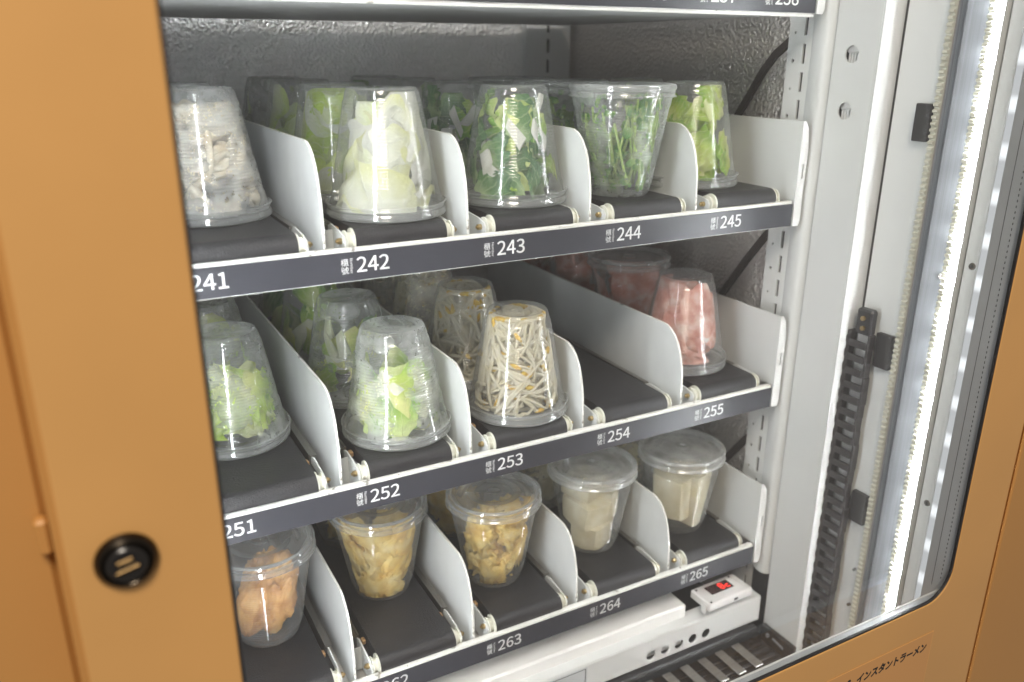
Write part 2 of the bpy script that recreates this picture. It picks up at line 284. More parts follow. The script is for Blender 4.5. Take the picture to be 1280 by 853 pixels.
# ---------------------------------------------------------------- mesh builder
class MB:
    def __init__(s): s.v = []; s.f = []; s.uv = None
    def add(s, v, f):
        k = len(s.v); s.v += [tuple(x) for x in v]; s.f += [tuple(i+k for i in q) for q in f]; return s
    def box(s, x0, x1, y0, y1, z0, z1, b=0.0):
        if b <= 0:
            v = [(x, y, z) for x in (x0, x1) for y in (y0, y1) for z in (z0, z1)]
            return s.add(v, [(0,1,3,2),(4,6,7,5),(0,4,5,1),(2,3,7,6),(0,2,6,4),(1,5,7,3)])
        # chamfered box: 24 verts
        v = []; idx = {}
        for X, sx in ((x0, 1), (x1, -1)):
            for Y, sy in ((y0, 1), (y1, -1)):
                for Z, sz in ((z0, 1), (z1, -1)):
                    for a in range(3):
                        p = [X, Y, Z]; sg = (sx, sy, sz)
                        for c in range(3):
                            if c != a: p[c] += b*sg[c]
                        idx[(sx, sy, sz, a)] = len(v); v.append(p)
        f = []
        for a in range(3):
            for s1 in (1, -1):
                o = [c for c in range(3) if c != a]
                q = []
                for t1, t2 in ((1, 1), (1, -1), (-1, -1), (-1, 1)):
                    sg = [0, 0, 0]; sg[a] = s1; sg[o[0]] = t1; sg[o[1]] = t2; q.append(idx[(*sg, a)])
                f.append(q)
        for a in range(3):
            o = [c for c in range(3) if c != a]
            for t1 in (1, -1):
                for t2 in (1, -1):
                    sg = [0, 0, 0]; sg[o[0]] = t1; sg[o[1]] = t2
                    A = sg[:]; A[a] = 1; B = sg[:]; B[a] = -1
                    f.append([idx[(*A, o[0])], idx[(*A, o[1])], idx[(*B, o[1])], idx[(*B, o[0])]])
        for sx in (1, -1):
            for sy in (1, -1):
                for sz in (1, -1): f.append([idx[(sx, sy, sz, 0)], idx[(sx, sy, sz, 1)], idx[(sx, sy, sz, 2)]])
        return s.add(v, f)
    def plate(s, outer, holes, d0, d1, mp):
        """flat plate with holes; outer/holes lists of 2D points; mp(a,b,d)->xyz"""
        loops = [outer]+list(holes); pts = [p for l in loops for p in l]
        tri = tessellate_polygon([[Vector((p[0], p[1], 0)) for p in l] for l in loops])
        n = len(pts)
        v = [mp(p[0], p[1], d0) for p in pts]+[mp(p[0], p[1], d1) for p in pts]
        f = [tuple(t) for t in tri]+[tuple(i+n for i in reversed(t)) for t in tri]
        k = 0
        for l in loops:
            m = len(l)
            for i in range(m): j = (i+1) % m; f.append((k+i, k+j, k+j+n, k+i+n))
            k += m
        return s.add(v, f)
    def lathe(s, prof, seg=48, c=(0, 0, 0), caps=False):
        n = len(prof); v = []
        for i in range(seg):
            a = 2*math.pi*i/seg; ca, sa = math.cos(a), math.sin(a)
            v += [(c[0]+r*ca, c[1]+r*sa, c[2]+z) for r, z in prof]
        f = []
        for i in range(seg):
            j = (i+1) % seg
            for k in range(n-1): f.append((i*n+k, j*n+k, j*n+k+1, i*n+k+1))
        return s.add(v, f)
    def cyl(s, p0, p1, r0, r1=None, seg=16, cap=True):
        r1 = r0 if r1 is None else r1
        p0 = Vector(p0); p1 = Vector(p1); d = (p1-p0).normalized()
        a = d.orthogonal().normalized(); b = d.cross(a)
        v = []
        for p, r in ((p0, r0), (p1, r1)):
            v += [tuple(p+r*(math.cos(t)*a+math.sin(t)*b)) for t in (2*math.pi*i/seg for i in range(seg))]
        f = [(i, (i+1) % seg, (i+1) % seg+seg, i+seg) for i in range(seg)]
        if cap: f += [tuple(range(seg-1, -1, -1)), tuple(range(seg, 2*seg))]
        return s.add(v, f)
    def tube(s, pts, rad, seg=6):
        pts = [Vector(p) for p in pts]; n = len(pts)
        rad = rad if hasattr(rad, '__len__') else [rad]*n
        v = []; a = None
        for i, p in enumerate(pts):
            d = (pts[min(i+1, n-1)]-pts[max(i-1, 0)])
            d = d.normalized() if d.length > 1e-9 else Vector((0, 0, 1))
            a = d.orthogonal().normalized() if a is None else (a-d*a.dot(d)).normalized()
            b = d.cross(a)
            v += [tuple(p+rad[i]*(math.cos(t)*a+math.sin(t)*b)) for t in (2*math.pi*k/seg for k in range(seg))]
        f = []
        for i in range(n-1):
            for k in range(seg):
                j = (k+1) % seg; f.append((i*seg+k, i*seg+j, (i+1)*seg+j, (i+1)*seg+k))
        f += [tuple(range(seg-1, -1, -1)), tuple((n-1)*seg+k for k in range(seg))]
        return s.add(v, f)
    def mesh(s, name, mat, smooth=False, fix=True, auto=None):
        me = bpy.data.meshes.new(name); me.from_pydata(s.v, [], s.f); me.update()
        if s.uv is not None:
            ul = me.uv_layers.new(name='UVMap')
            li = np.empty(len(me.loops), dtype=np.int32); me.loops.foreach_get('vertex_index', li)
            ul.data.foreach_set('uv', np.asarray(s.uv, dtype=np.float32)[li].ravel())
        if fix:
            import bmesh
            bm = bmesh.new(); bm.from_mesh(me); bmesh.ops.recalc_face_normals(bm, faces=bm.faces); bm.to_mesh(me); bm.free()
        if smooth: me.polygons.foreach_set('use_smooth', [True]*len(me.polygons))
        if auto is not None:
            me.polygons.foreach_set('use_smooth', [True]*len(me.polygons)); me.set_sharp_from_angle(angle=math.radians(auto))
        if mat: me.materials.append(mat)
        return me
    def build(s, name, mat, parent=None, smooth=False, fix=True, auto=None):
        return obj(name, s.mesh(name, mat, smooth, fix, auto), parent)

def obj(name, me, parent=None, loc=(0, 0, 0), label=None):
    o = bpy.data.objects.new(name, me); COL.objects.link(o); o.location = loc
    if parent: o.parent = parent
    if label: o['label'] = label
    return o
def thing(name, label, cat, loc=(0, 0, 0), group=None):
    o = bpy.data.objects.new(name, None); COL.objects.link(o); o.location = loc; o.empty_display_size = 0.02
    o['label'] = label; o['category'] = cat
    if group: o['group'] = group
    return o
def tag(o, label, cat, group=None, kind=None):
    o['label'] = label; o['category'] = cat
    if group: o['group'] = group
    if kind: o['kind'] = kind
    return o
def rrect(x0, x1, y0, y1, r, n=8):
    p = []
    for cx, cy_, a0 in ((x1-r, y1-r, 0), (x0+r, y1-r, 90), (x0+r, y0+r, 180), (x1-r, y0+r, 270)):
        for i in range(n+1):
            a = math.radians(a0+90*i/n); p.append((cx+r*math.cos(a), cy_+r*math.sin(a)))
    return p
def circle(cx, cy_, r, n=20): return [(cx+r*math.cos(2*math.pi*i/n), cy_+r*math.sin(2*math.pi*i/n)) for i in range(n)]
YZ = lambda x: (lambda a, b, d: (x+d, a, b))      # plate in the plane x = const
XZ = lambda y: (lambda a, b, d: (a, y+d, b))
XY = lambda z: (lambda a, b, d: (a, b, z+d))

_tc = {}
try: CJK = bpy.data.fonts.load(bpy.utils.resource_path('LOCAL')+'/datafiles/fonts/Noto Sans CJK Regular.woff2')
except Exception: CJK = None
_ref = {}
def text_mesh(body, w, h, mat, bold=0.0, depth=0.0002, rot=0, shear=0.0):
    """flat lettering normalised to a w x h box in the local XZ plane, facing -Y, origin at lower left"""
    key = (body, w, h, mat.name, bold, rot, shear)
    if key in _tc: return _tc[key]
    cu = bpy.data.curves.new('lettering', 'FONT'); cu.body = body
    if CJK: cu.font = CJK
    cu.offset = bold; cu.resolution_u = 4; cu.shear = shear
    to = bpy.data.objects.new('lettering', cu); COL.objects.link(to); bpy.context.view_layer.update()
    me = bpy.data.meshes.new_from_object(to.evaluated_get(bpy.context.evaluated_depsgraph_get()))
    bpy.data.objects.remove(to); bpy.data.curves.remove(cu)
    co = np.empty(len(me.vertices)*3, dtype=np.float32); me.vertices.foreach_get('co', co); co = co.reshape(-1, 3)
    x, y = co[:, 0].copy(), co[:, 1].copy()
    if rot == -90: x, y = y.copy(), -x.copy()
    if body.isdigit():
        if 'k' not in _ref: _ref['k'] = (x.min(), x.max()-x.min(), y.min(), y.max()-y.min())
        x0_, xw, y0_, yh = _ref['k']; x = (x-x0_)/xw*w; y = (y-y0_)/yh*h
    else: x = (x-x.min())/(x.max()-x.min())*w; y = (y-y.min())/(y.max()-y.min())*h
    co[:, 0] = x; co[:, 1] = 0; co[:, 2] = y
    me.vertices.foreach_set('co', co.ravel()); me.update(); me.materials.clear(); me.materials.append(mat)
    me.name = 'lettering'; _tc[key] = me
    return me

ROWS = {3: 0.1832, 4: 0.0, 5: -0.182, 6: -0.364}
DIV = [-0.0185, 0.0905, 0.1995, 0.3083, 0.4176]
XEND = 0.5275; YB = 0.43; ZTOP = 0.62; ZFLOOR = -0.466
BELT_Z = 0.029

# ================================================================= the machine
vm = thing('vending_machine', 'orange chilled vending machine with a large glass window', 'vending machine', (0.26, -0.2, -0.6))
VO = Vector((0.26, -0.2, -0.6))
def part(mb, name, mat, parent=None, **kw):
    o = mb.build(name, mat, parent or vm, **kw)
    if parent is None: o.location = -VO
    return o
XSW = 0.552
part(MB().box(-0.06, XSW+0.06, YB, YB+0.02, -0.6, ZTOP+0.1), 'back_wall', M['emboss'])
part(MB().box(XSW, XSW+0.02, 0.03, YB-0.0005, -0.6, ZTOP), 'side_wall', M['emboss_side'])
part(MB().box(-0.065, -0.045, -0.17, YB-0.0005, -0.6, ZTOP), 'side_wall', M['white'])
part(MB().box(-0.065, 0.62, -0.172, YB-0.001, ZTOP, ZTOP+0.02), 'ceiling_panel', M['white'])
part(MB().box(-0.0445, XSW+0.04, -0.172, YB-0.001, ZFLOOR-0.02, ZFLOOR), 'floor_panel', M['darkfloor'])
# outer casing either side of the door, set back behind it
part(MB().box(-0.60, -0.0905, -0.150, -0.10, -0.9, 0.9, 0.004), 'casing_panel', M['orange_side'])
part(MB().box(0.612, 1.4, -0.176, -0.10, -0.9, 0.9, 0.004), 'casing_panel', M['orange_side'])
part(MB().box(-0.20, -0.176, -0.1545, -0.1502, -0.9, 0.9, 0.002), 'casing_fold', M['orange_side'])
part(MB().box(0.650, 0.90, -0.1795, -0.1763, -0.9, 0.9, 0.0015), 'casing_fold', M['orange_side'])
part(MB().box(0.585, 0.611, -0.16, -0.12, -0.9, 0.9), 'casing_gap', M['black'])
part(MB().box(-0.0900, -0.066, -0.1755, -0.12, -0.9, 0.9, 0.003), 'casing_gap', M['orange_side'])
t_ = MB().box(-0.0975, -0.0915, -0.158, -0.1502, -0.0735, -0.0555, 0.0015); part(t_, 'hinge_tab', M['orange_side'])

# rear upright in the corner with slots
zs = [0.6-0.0243*i for i in range(44)]
def slot(y, z, w, h): return [(y-w/2, z-h/2), (y+w/2, z-h/2), (y+w/2, z+h/2), (y-w/2, z+h/2)]
part(MB().plate([(0.482, -0.46), (0.545, -0.46), (0.545, 0.6), (0.482, 0.6)], [slot(0.512, z-0.01, 0.0045, 0.0165) for z in zs], 0, 0.0015, XZ(0.418)), 'rear_upright', M['grey'])
part(MB().box(0.4805, 0.482, 0.418, YB-0.0004, -0.46, 0.6), 'rear_upright', M['grey'])
part(MB().box(0.483, 0.545, 0.4230, 0.4240, -0.46, 0.6), 'slot_shade', M['black'])  # black sheet added to paint the shade seen through the slots
# front slotted upright
fz = [0.1690-0.0243*k for k in range(-16, 26)]
up = MB()
for i, z in enumerate(fz):
    h0, h1 = z-0.01215, z+0.01215
    up.plate([(0.0155, h0), (0.044, h0), (0.044, h1), (0.0155, h1)], [list(reversed(slot(0.0245, z, 0.0033, 0.0168))), list(reversed(circle(0.0365, z-0.006, 0.0017 if i % 2 else 0.0011, 10)))], 0, 0.0018, YZ(0.545))
part(up, 'slotted_upright', M['white'])
part(MB().box(0.5495, 0.5505, 0.017, 0.043, -0.44, 0.6), 'slot_shade', M['black'])  # added black sheet, darkens the slots and small holes in front of it
# rolled front column
prof = [(0.0150, 0.5705)]+[(0.0150, 0.5415)]
pr = [(0.016, 0.575), (0.016, 0.5455), (0.004, 0.5415)]
for i in range(9):
    a = math.radians(180+20*i - 0); pr.append((-0.0042+0.0045*math.cos(math.radians(90-20*i))*-1*0+(-0.0), 0)) if False else None
pr = [(0.0152, 0.575), (0.0152, 0.5440), (0.006, 0.5405)]+[(0.001-0.0085*math.sin(math.radians(10*i)), 0.5490-0.0085*math.cos(math.radians(10*i))) for i in range(0, 10)]+[(-0.0075, 0.575)]
part(MB().plate(pr, [], -0.386, 0.6, lambda a, b, d: (b, a, d)), 'front_column', M['white'], auto=35)
part(MB().box(0.5460, 0.575, -0.0065, 0.0145, -0.4655, -0.3865), 'column_foot', M['black'])
part(MB().box(0.556, 0.575, -0.0092, -0.0078, -0.44, 0.6), 'column_gap', M['black'])
# side panel with the two round holes
part(MB().plate([(-0.0094, -0.4655), (-0.0545, -0.4655), (-0.0545, 0.6), (-0.0094, 0.6)],
     [circle(-0.0290, 0.1446, 0.0072, 24), circle(-0.0288, 0.0980, 0.0072, 24)], 0, 0.0016, YZ(0.545)), 'perforated_panel', M['white'])
part(MB().box(0.5452, 0.571, -0.0562, -0.0546, -0.4655, 0.6), 'panel_return', M['white'])
for zc in (0.1446, 0.0980):
    part(MB().box(0.5490, 0.560, -0.036, -0.020, zc+0.001, zc+0.02, 0.001), 'wire_connector', M['case'])
    w = MB()
    for k in range(5): w.cyl((0.5512, -0.034+0.003*k, zc-0.02), (0.5512, -0.034+0.003*k, zc+0.001), 0.0011, seg=8)
    part(w, 'ribbon_wire', M['traygrey'])
part(MB().box(0.572, 0.575, -0.0575, -0.0095, -0.4655, 0.6), 'inner_panel', M['grey'])
# second panel, pads
part(MB().box(0.5695, 0.5715, -0.098, -0.0590, -0.4655, 0.6), 'lift_panel', M['white'])
part(MB().box(0.5700, 0.5712, -0.0588, -0.0564, -0.4655, 0.6), 'panel_gap', M['black'])
for (y0, y1, z0, z1) in ((-0.0975, -0.0835, 0.077, 0.107), (-0.0965, -0.080, -0.124, -0.092), (-0.0965, -0.080, -0.284, -0.252)):
    part(MB().box(0.5640, 0.5694, y0, y1, z0, z1, 0.0006), 'black_pad', M['black'])
part(MB().box(0.5660, 0.5694, -0.0745, -0.0700, -0.160, -0.146, 0.0005), 'black_pad', M['black'])
part(MB().box(0.5660, 0.5694, -0.0765, -0.0700, -0.330, -0.314, 0.0005), 'black_pad', M['black'])
for z in (-0.335, -0.376, -0.412): part(MB().cyl((0.5694, -0.0935, z), (0.5665, -0.0935, z), 0.0016, seg=10), 'panel_screw', M['chrome'])
# toothed belts
def toothed(y0, x0, name):
    b = MB().box(x0+0.0022, x0+0.0040, y0-0.0050, y0, -0.4655, 0.6)
    z = -0.46
    while z < 0.45:
        b.add([(x0+0.0022, y0-0.0002, z), (x0+0.0022, y0-0.0048, z), (x0+0.0022, y0-0.0048, z+0.0034), (x0+0.0022, y0-0.0002, z+0.0034),
               (x0, y0-0.0002, z+0.0008), (x0, y0-0.0048, z+0.0008), (x0, y0-0.0048, z+0.0026), (x0, y0-0.0002, z+0.0026)],
              [(4,5,6,7), (0,1,5,4), (1,2,6,5), (2,3,7,6), (3,0,4,7)]); z += 0.005
    o = part(b, name, M['belt_tooth']); return o
toothed(-0.0985, 0.5645, 'toothed_belt')
toothed(-0.1365, 0.5560, 'toothed_belt')
# aluminium lift guide between the belts
part(MB().box(0.5690, 0.575, -0.1110, -0.1038, -0.4655, 0.6, 0.0008), 'lift_guide', M['alu'])
part(MB().box(0.5725, 0.575, -0.1170, -0.1112, -0.4655, 0.6), 'guide_groove', M['chrome'])
part(MB().plate([(-0.1172, 0.5600), (-0.1362, 0.5662), (-0.1362, 0.575), (-0.1172, 0.575)], [], -0.4655, 0.6, lambda p, q, d: (q, p, d)), 'lift_guide', M['alu'])
for z in (-0.0275, 0.30): part(MB().cyl((0.5645, -0.1325, z), (0.5628, -0.1330, z), 0.0026, seg=14), 'guide_screw', M['chrome'])
# LED housing and strips
part(MB().box(0.5620, 0.600, -0.1716, -0.1520, -0.4655, 0.6, 0.001), 'light_housing', M['white'])
def strip(x, y, sgn, w, mat, tilt, z0=-0.455, z1=0.59):
    """one lit face on a white wedge, turned by tilt towards the shelves"""
    c, n = math.cos(tilt)*w/2, math.sin(tilt)*w/2; e = 0.0003
    ox, oy = -sgn*math.cos(tilt)*e, math.sin(tilt)*e
    A, B = (x-sgn*n, y-c), (x+sgn*n, y+c)
    part(MB().add([(A[0]+ox, A[1]+oy, z0), (B[0]+ox, B[1]+oy, z0), (B[0]+ox, B[1]+oy, z1), (A[0]+ox, A[1]+oy, z1)], [(0, 1, 2, 3)]), 'luminous_strip', mat, fix=False)
    part(MB().plate([(A[1]-0.0008, A[0]-sgn*0.0006), (B[1]+0.0008, B[0]+sgn*0.0006), (B[1]+0.0008, x+sgn*0.0105), (A[1]-0.0008, x+sgn*0.0105)], [], z0-0.01, z1+0.005, lambda p, q, d: (q, p, d)), 'light_wedge', M['white'])  # wedge added to block the light leaving the back of the lit face
strip(0.5585, -0.1450, 1, 0.0110, M['led'], math.radians(34))
part(MB().box(0.5606, 0.5618, -0.1714, -0.1635, -0.440, 0.59), 'luminous_strip', M['led_glow'])  # band glows to paint in the bright housing and its soft LED blobs
part(MB().box(0.5600, 0.5618, -0.1632, -0.1522, -0.4655, 0.6, 0.0003), 'light_reflector', M['white'])
for z in (-0.013, -0.225, 0.21):
    part(MB().cyl((0.5605, -0.1590, z), (0.5592, -0.1590, z), 0.0032, 0.0026, 18), 'housing_screw', M['chrome'])
    part(MB().box(0.5588, 0.5593, -0.1607, -0.1573, z-0.0004, z+0.0004).box(0.5587, 0.5592, -0.1594, -0.1586, z-0.0017, z+0.0017), 'screw_cross', M['black'])
# the left-hand strip, behind the door's left stile
part(MB().box(-0.0440, -0.030, -0.1716, -0.1420, -0.4655, 0.6, 0.001), 'light_housing', M['white'])
strip(-0.0280, -0.1450, -1, 0.0110, M['led'], math.radians(48))

# ---- door
door = MB().plate([(-0.085, -0.9), (0.605, -0.9), (0.605, 0.9), (-0.085, 0.9)], [list(reversed(rrect(-0.0222, 0.5485, -0.2905, 0.66, 0.028, 10)))], 0, 0.0030, XZ(-0.200)).build('door_frame', M['orange'], vm)
door.location = -VO
bv = door.modifiers.new('edge', 'BEVEL'); bv.width = 0.0010; bv.segments = 3; bv.limit_method = 'ANGLE'; bv.angle_limit = math.radians(60)
part(MB().box(-0.0850, -0.0820, -0.1968, -0.1760, -0.9, 0.9), 'door_return', M['orange'])
part(MB().box(0.6020, 0.6050, -0.1968, -0.1760, -0.9, 0.9), 'door_return', M['orange'])
def dpart(mb, name, mat, **kw): return mb.build(name, mat, door, **kw)
GX0, GX1, GZ0, GZ1 = -0.0222, 0.5485, -0.2905, 0.66
dpart(MB().box(GX0-0.008, GX1+0.008, -0.1968, -0.1963, GZ0-0.004, GZ1), 'glass_pane', M['glass'])
dpart(MB().box(GX0-0.008, GX1+0.008, -0.1745, -0.1740, GZ0-0.09, GZ1), 'glass_pane', M['glass'])
# black seal ring just inside the opening
def ring(d, z0off, y0, y1, name, mat):
    o1 = rrect(GX0-0.0006, GX1+0.0006, GZ0-0.0006, GZ1, 0.028, 10); i1 = list(reversed(rrect(GX0+d, GX1-d, GZ0+d, GZ1-d, 0.028-d, 10)))
    return dpart(MB().plate(o1, [i1], y0, y1, XZ(0)), name, mat)
ring(0.0014, 0, -0.1992, -0.1970, 'window_seal', M['black'])
# aluminium spacer bars between the panes
dpart(MB().box(GX1+0.0022, GX1+0.006, -0.1961, -0.1747, GZ0-0.06, GZ1), 'spacer_bar', M['spacer'])
dpart(MB().box(GX0, GX1+0.002, -0.1961, -0.1918, GZ0-0.003, GZ0+0.0006), 'spacer_bar', M['spacer'])
dpart(MB().box(GX0, GX1, -0.1917, -0.1903, GZ0-0.003, GZ0+0.0010), 'spacer_lip', M['white'])
d_ = MB(); z = GZ0+0.01
while z < 0.2:
    d_.box(GX1+0.0020, GX1+0.0023, -0.1896, -0.1890, z, z+0.0018); z += 0.0042
pf = dpart(d_, 'spacer_perforation', M['black']); pf['kind'] = 'stuff'
dpart(MB().box(GX1+0.0019, GX1+0.0022, -0.1826, -0.1823, GZ0, GZ1), 'spacer_seam', M['chrome'])
# lock
LX, LZ = -0.0627, -0.0604
lk = MB()
lpts = [(0.0150, 0.0), (0.0148, 0.0018), (0.0132, 0.0034), (0.0122, 0.0044), (0.0112, 0.0040), (0.0104, 0.0028), (0.0, 0.0028)]
lk.lathe(lpts, 40); lk.v = [(LX+x*0.86, -0.2000-z, LZ+y*0.86) for x, y, z in lk.v]
lock = dpart(lk, 'lock_cylinder', M['lockring'], auto=40)
c2 = MB().lathe([(0.0100, 0.0029), (0.0098, 0.0046), (0.0088, 0.0054), (0.0, 0.0050)], 40); c2.v = [(LX+x*0.86, -0.2000-z, LZ+y*0.86) for x, y, z in c2.v]
dpart(c2, 'lock_core', M['lockdark'], auto=40)
k1 = MB().box(-0.0050, 0.0050, -0.2060, -0.2050, -0.0009, 0.0009, 0.0003)
k1.v = [(LX+x*0.97-z*0.22, y, LZ+z*0.97+x*0.22-0.002) for x, y, z in k1.v]; dpart(k1, 'key_slot', M['lockbrass'])
k2 = MB().box(-0.0036, 0.0036, -0.2057, -0.2050, 0.0022, 0.0044, 0.0005)
k2.v = [(LX+x*0.97-z*0.22, y, LZ+z*0.97+x*0.22-0.001) for x, y, z in k2.v]; dpart(k2, 'key_cover', M['lockbrass'])
# sticker with Japanese lettering
st = dpart(MB().box(0.36, 0.5370, -0.2003, -0.2001, -0.48, -0.3225), 'sticker', M['sticker'])
dpart(MB().box(0.36, 0.5375, -0.20035, -0.2001, -0.3225, -0.3219), 'sticker_edge', M['sticker_edge'])
dpart(MB().box(0.5370, 0.5375, -0.20035, -0.2001, -0.48, -0.3226), 'sticker_edge', M['sticker_edge'])
JW = 0.0865
jt = text_mesh('インスタントラーメン', JW, 0.0094, M['ink'], bold=0.016, shear=0.12)
o = obj('sticker_lettering', jt, door, (0.4445, -0.20036, -0.3400))
o = obj('sticker_lettering', text_mesh('&', 0.0078, 0.0088, M['ink'], bold=0.02, shear=0.1), door, (0.4315, -0.20036, -0.3400))
o = obj('sticker_lettering', text_mesh('ス', 0.0085, 0.0088, M['ink'], bold=0.016, shear=0.12), door, (0.4205, -0.20036, -0.3400))

# ---- wiring on the side wall
cb = MB()
cpts = [(0.030, 0.168), (0.0502, 0.1535), (0.064, 0.144), (0.0782, 0.1282), (0.093, 0.106), (0.1106, 0.0811), (0.135, 0.05), (0.15, 0.02), (0.155, -0.02)]
def cable(pts, name, lab):
    v = MB(); n = len(pts); vv = []; f = []
    for i, (y, z) in enumerate(pts):
        a = pts[max(0, i-1)]; b = pts[min(n-1, i+1)]; dy, dz = b[0]-a[0], b[1]-a[1]; l = math.hypot(dy, dz); ny, nz = -dz/l*0.0042, dy/l*0.0042
        for s_, x in ((1, XSW-0.0003), (0.8, XSW-0.0035), (-0.8, XSW-0.0035), (-1, XSW-0.0003)): vv.append((x, y+ny*s_, z+nz*s_))
        if i: f += [((i-1)*4+k, (i-1)*4+(k+1) % 4, i*4+(k+1) % 4, i*4+k) for k in range(4)]
    v.add(vv, f); o = v.build(name, M['cable'], auto=50); tag(o, lab, 'cable', 'cables taped to the side wall')
cable(cpts, 'cable', 'dark flat cable slanting across the embossed side wall behind the 245 shelf end')
cable([(0.02, 0.005), (0.035, -0.008), (0.0528, -0.0276), (0.075, -0.056), (0.1054, -0.0989), (0.13, -0.14), (0.14, -0.18)], 'cable', 'dark flat cable slanting across the side wall behind the 255 shelf end')
cable([(0.0, -0.19), (0.0082, -0.2068), (0.05, -0.25), (0.1103, -0.33), (0.13, -0.36)], 'cable', 'dark flat cable slanting across the side wall above the 265 lane')

# ================================================================= shelves
def conveyor_meshes():
    m = {}
    r = 0.009; zc = BELT_Z-r; yc = 0.012; yb = 0.405
    p = []
    for i in range(13):
        a = math.radians(90+15*i); p.append((yc+r*math.cos(a), zc+r*math.sin(a)))
    for i in range(13):
        a = math.radians(270+15*i); p.append((yb+r*math.cos(a), zc+r*math.sin(a)))
    m['belt'] = MB().plate(p, [], 0, 0.069, lambda a, b, d: (d, a, b)).mesh('conveyor_belt', M['belt'], auto=40)
    pl = MB()
    def disc(x0, x1, rr, seg=22): pl.cyl((x0, yc, zc), (x1, yc, zc), rr, seg=seg)
    disc(-0.0012, 0.0, 0.0088); disc(-0.0048, -0.0012, 0.0058); disc(-0.0058, -0.0048, 0.0076)
    m['pulley'] = pl.mesh('pulley', M['pulley'], auto=40)
    pl2 = MB(); 
    pl2.v = [(-x, y, z) for x, y, z in pl.v]; pl2.f = pl.f; m['pulley2'] = pl2.mesh('pulley', M['pulley'], auto=40)
    # bracket plate: slanted top, rounded nose
    br = [(0.0445, 0.002), (0.0445, BELT_Z-0.003), (0.038, BELT_Z-0.001), (0.018, zc+0.0062), (0.0085, zc+0.0040), (0.0062, zc+0.0008), (0.0066, zc-0.0035), (0.011, zc-0.0085), (0.013, 0.006), (0.013, 0.002)]
    b = MB().plate(br, [], -0.0075, -0.0063, lambda a, b_, d: (d, a, b_))
    b.box(-0.0200, -0.0076, 0.0330, 0.0342, 0.002, BELT_Z-0.0045)
    m['bracket'] = b.mesh('bracket', M['white'])
    b = MB().plate(br, [], 0.0063, 0.0075, lambda a, b_, d: (d, a, b_)); m['bracket2'] = b.mesh('bracket', M['white'])
    bo = MB().cyl((-0.0105, yc+0.001, zc), (-0.0075, yc+0.001, zc), 0.0024, 0.0024, 6).cyl((-0.0118, yc+0.001, zc), (-0.0105, yc+0.001, zc), 0.0012, seg=8)
    m['bolt'] = bo.mesh('bolt', M['brass'])
    bo2 = MB(); bo2.v = [(-x, y, z) for x, y, z in bo.v]; bo2.f = bo.f; m['bolt2'] = bo2.mesh('bolt', M['brass'])
    m['rail'] = MB().box(-0.0062, -0.0048, 0.046, 0.40, 0.002, BELT_Z-0.0015).box(-0.0130, -0.0064, 0.046, 0.40, BELT_Z-0.0040, BELT_Z-0.0028).mesh('side_rail', M['rail'])
    m['rail2'] = MB().box(0.0048, 0.0062, 0.046, 0.40, 0.002, BELT_Z-0.0015).box(0.0064, 0.0110, 0.046, 0.40, BELT_Z-0.0040, BELT_Z-0.0028).mesh('side_rail', M['rail'])
    m['tab'] = MB().box(-0.0042, -0.0008, 0.0390, 0.0450, BELT_Z-0.0085, BELT_Z-0.0040, 0.0008).mesh('copper_tab', M['copper'])
    m['under'] = MB().box(-0.0062, -0.0010, 0.014, 0.0455, BELT_Z-0.0130, BELT_Z-0.0095).mesh('belt_edge_guard', M['black'])
    return m
CM = conveyor_meshes()
def divider_mesh():
    top = 0.0872
    p = [(0.405, 0.000), (0.405, top), (0.040, top), (0.034, top-0.0004), (0.0275, top-0.0030), (0.0215, top-0.0078), (0.0168, top-0.0140), (0.0132, top-0.0215), (0.0098, top-0.0335), (0.0082, top-0.0420), (0.0078, top-0.0500), (0.0068, 0.012), (0.0068, 0.0)]
    return MB().plate(p, [], -0.0007, 0.0007, lambda a, b, d: (d, a, b)).mesh('divider', M['divider'])
DM = divider_mesh()
# thin worn edging along the divider front
ed = MB()
ep = [(0.404, 0.0873), (0.040, 0.0873), (0.034, 0.0869), (0.0275, 0.0843), (0.0215, 0.0795), (0.0168, 0.0733), (0.0132, 0.0658), (0.0098, 0.0538), (0.0082, 0.0453), (0.0078, 0.0373), (0.0068, 0.018)]
for a, b in zip(ep[:-1], ep[1:]):
    k = 0.0003
    dy, dz = b[0]-a[0], b[1]-a[1]; l = math.hypot(dy, dz); ny, nz = dz/l*k, -dy/l*k
    vv = []
    for (y, z) in (a, b):
        vv += [(-0.0009, y-ny, z-nz), (0.0009, y-ny, z-nz), (0.0009, y+ny, z+nz), (-0.0009, y+ny, z+nz)]
    ed.add(vv, [(0,1,5,4), (1,2,6,5), (2,3,7,6), (3,0,4,7)])
EM = ed.mesh('divider_edge', M['edge'])
def side_mesh():
    top = 0.0880
    b = MB().plate([(0.0, 0.017), (0.405, 0.0), (0.405, top), (0.0, top)], [], 0, 0.0012, lambda a, b_, d: (d, a, b_))
    fl = [(0.0, -0.006), (0.0072, -0.0065), (0.0090, -0.002), (0.0095, top-0.022), (0.0072, top-0.006), (0.003, top), (0.0, top)]
    b.plate(fl, [slot(0.0056, 0.0435, 0.0016, 0.013)], -0.0012, 0, lambda a, b_, d: (a, d, b_))
    b.box(0.0088, 0.0100, 0.0002, 0.012, 0.0, top-0.024)
    return b.mesh('side_plate', M['white'])
SM = side_mesh()
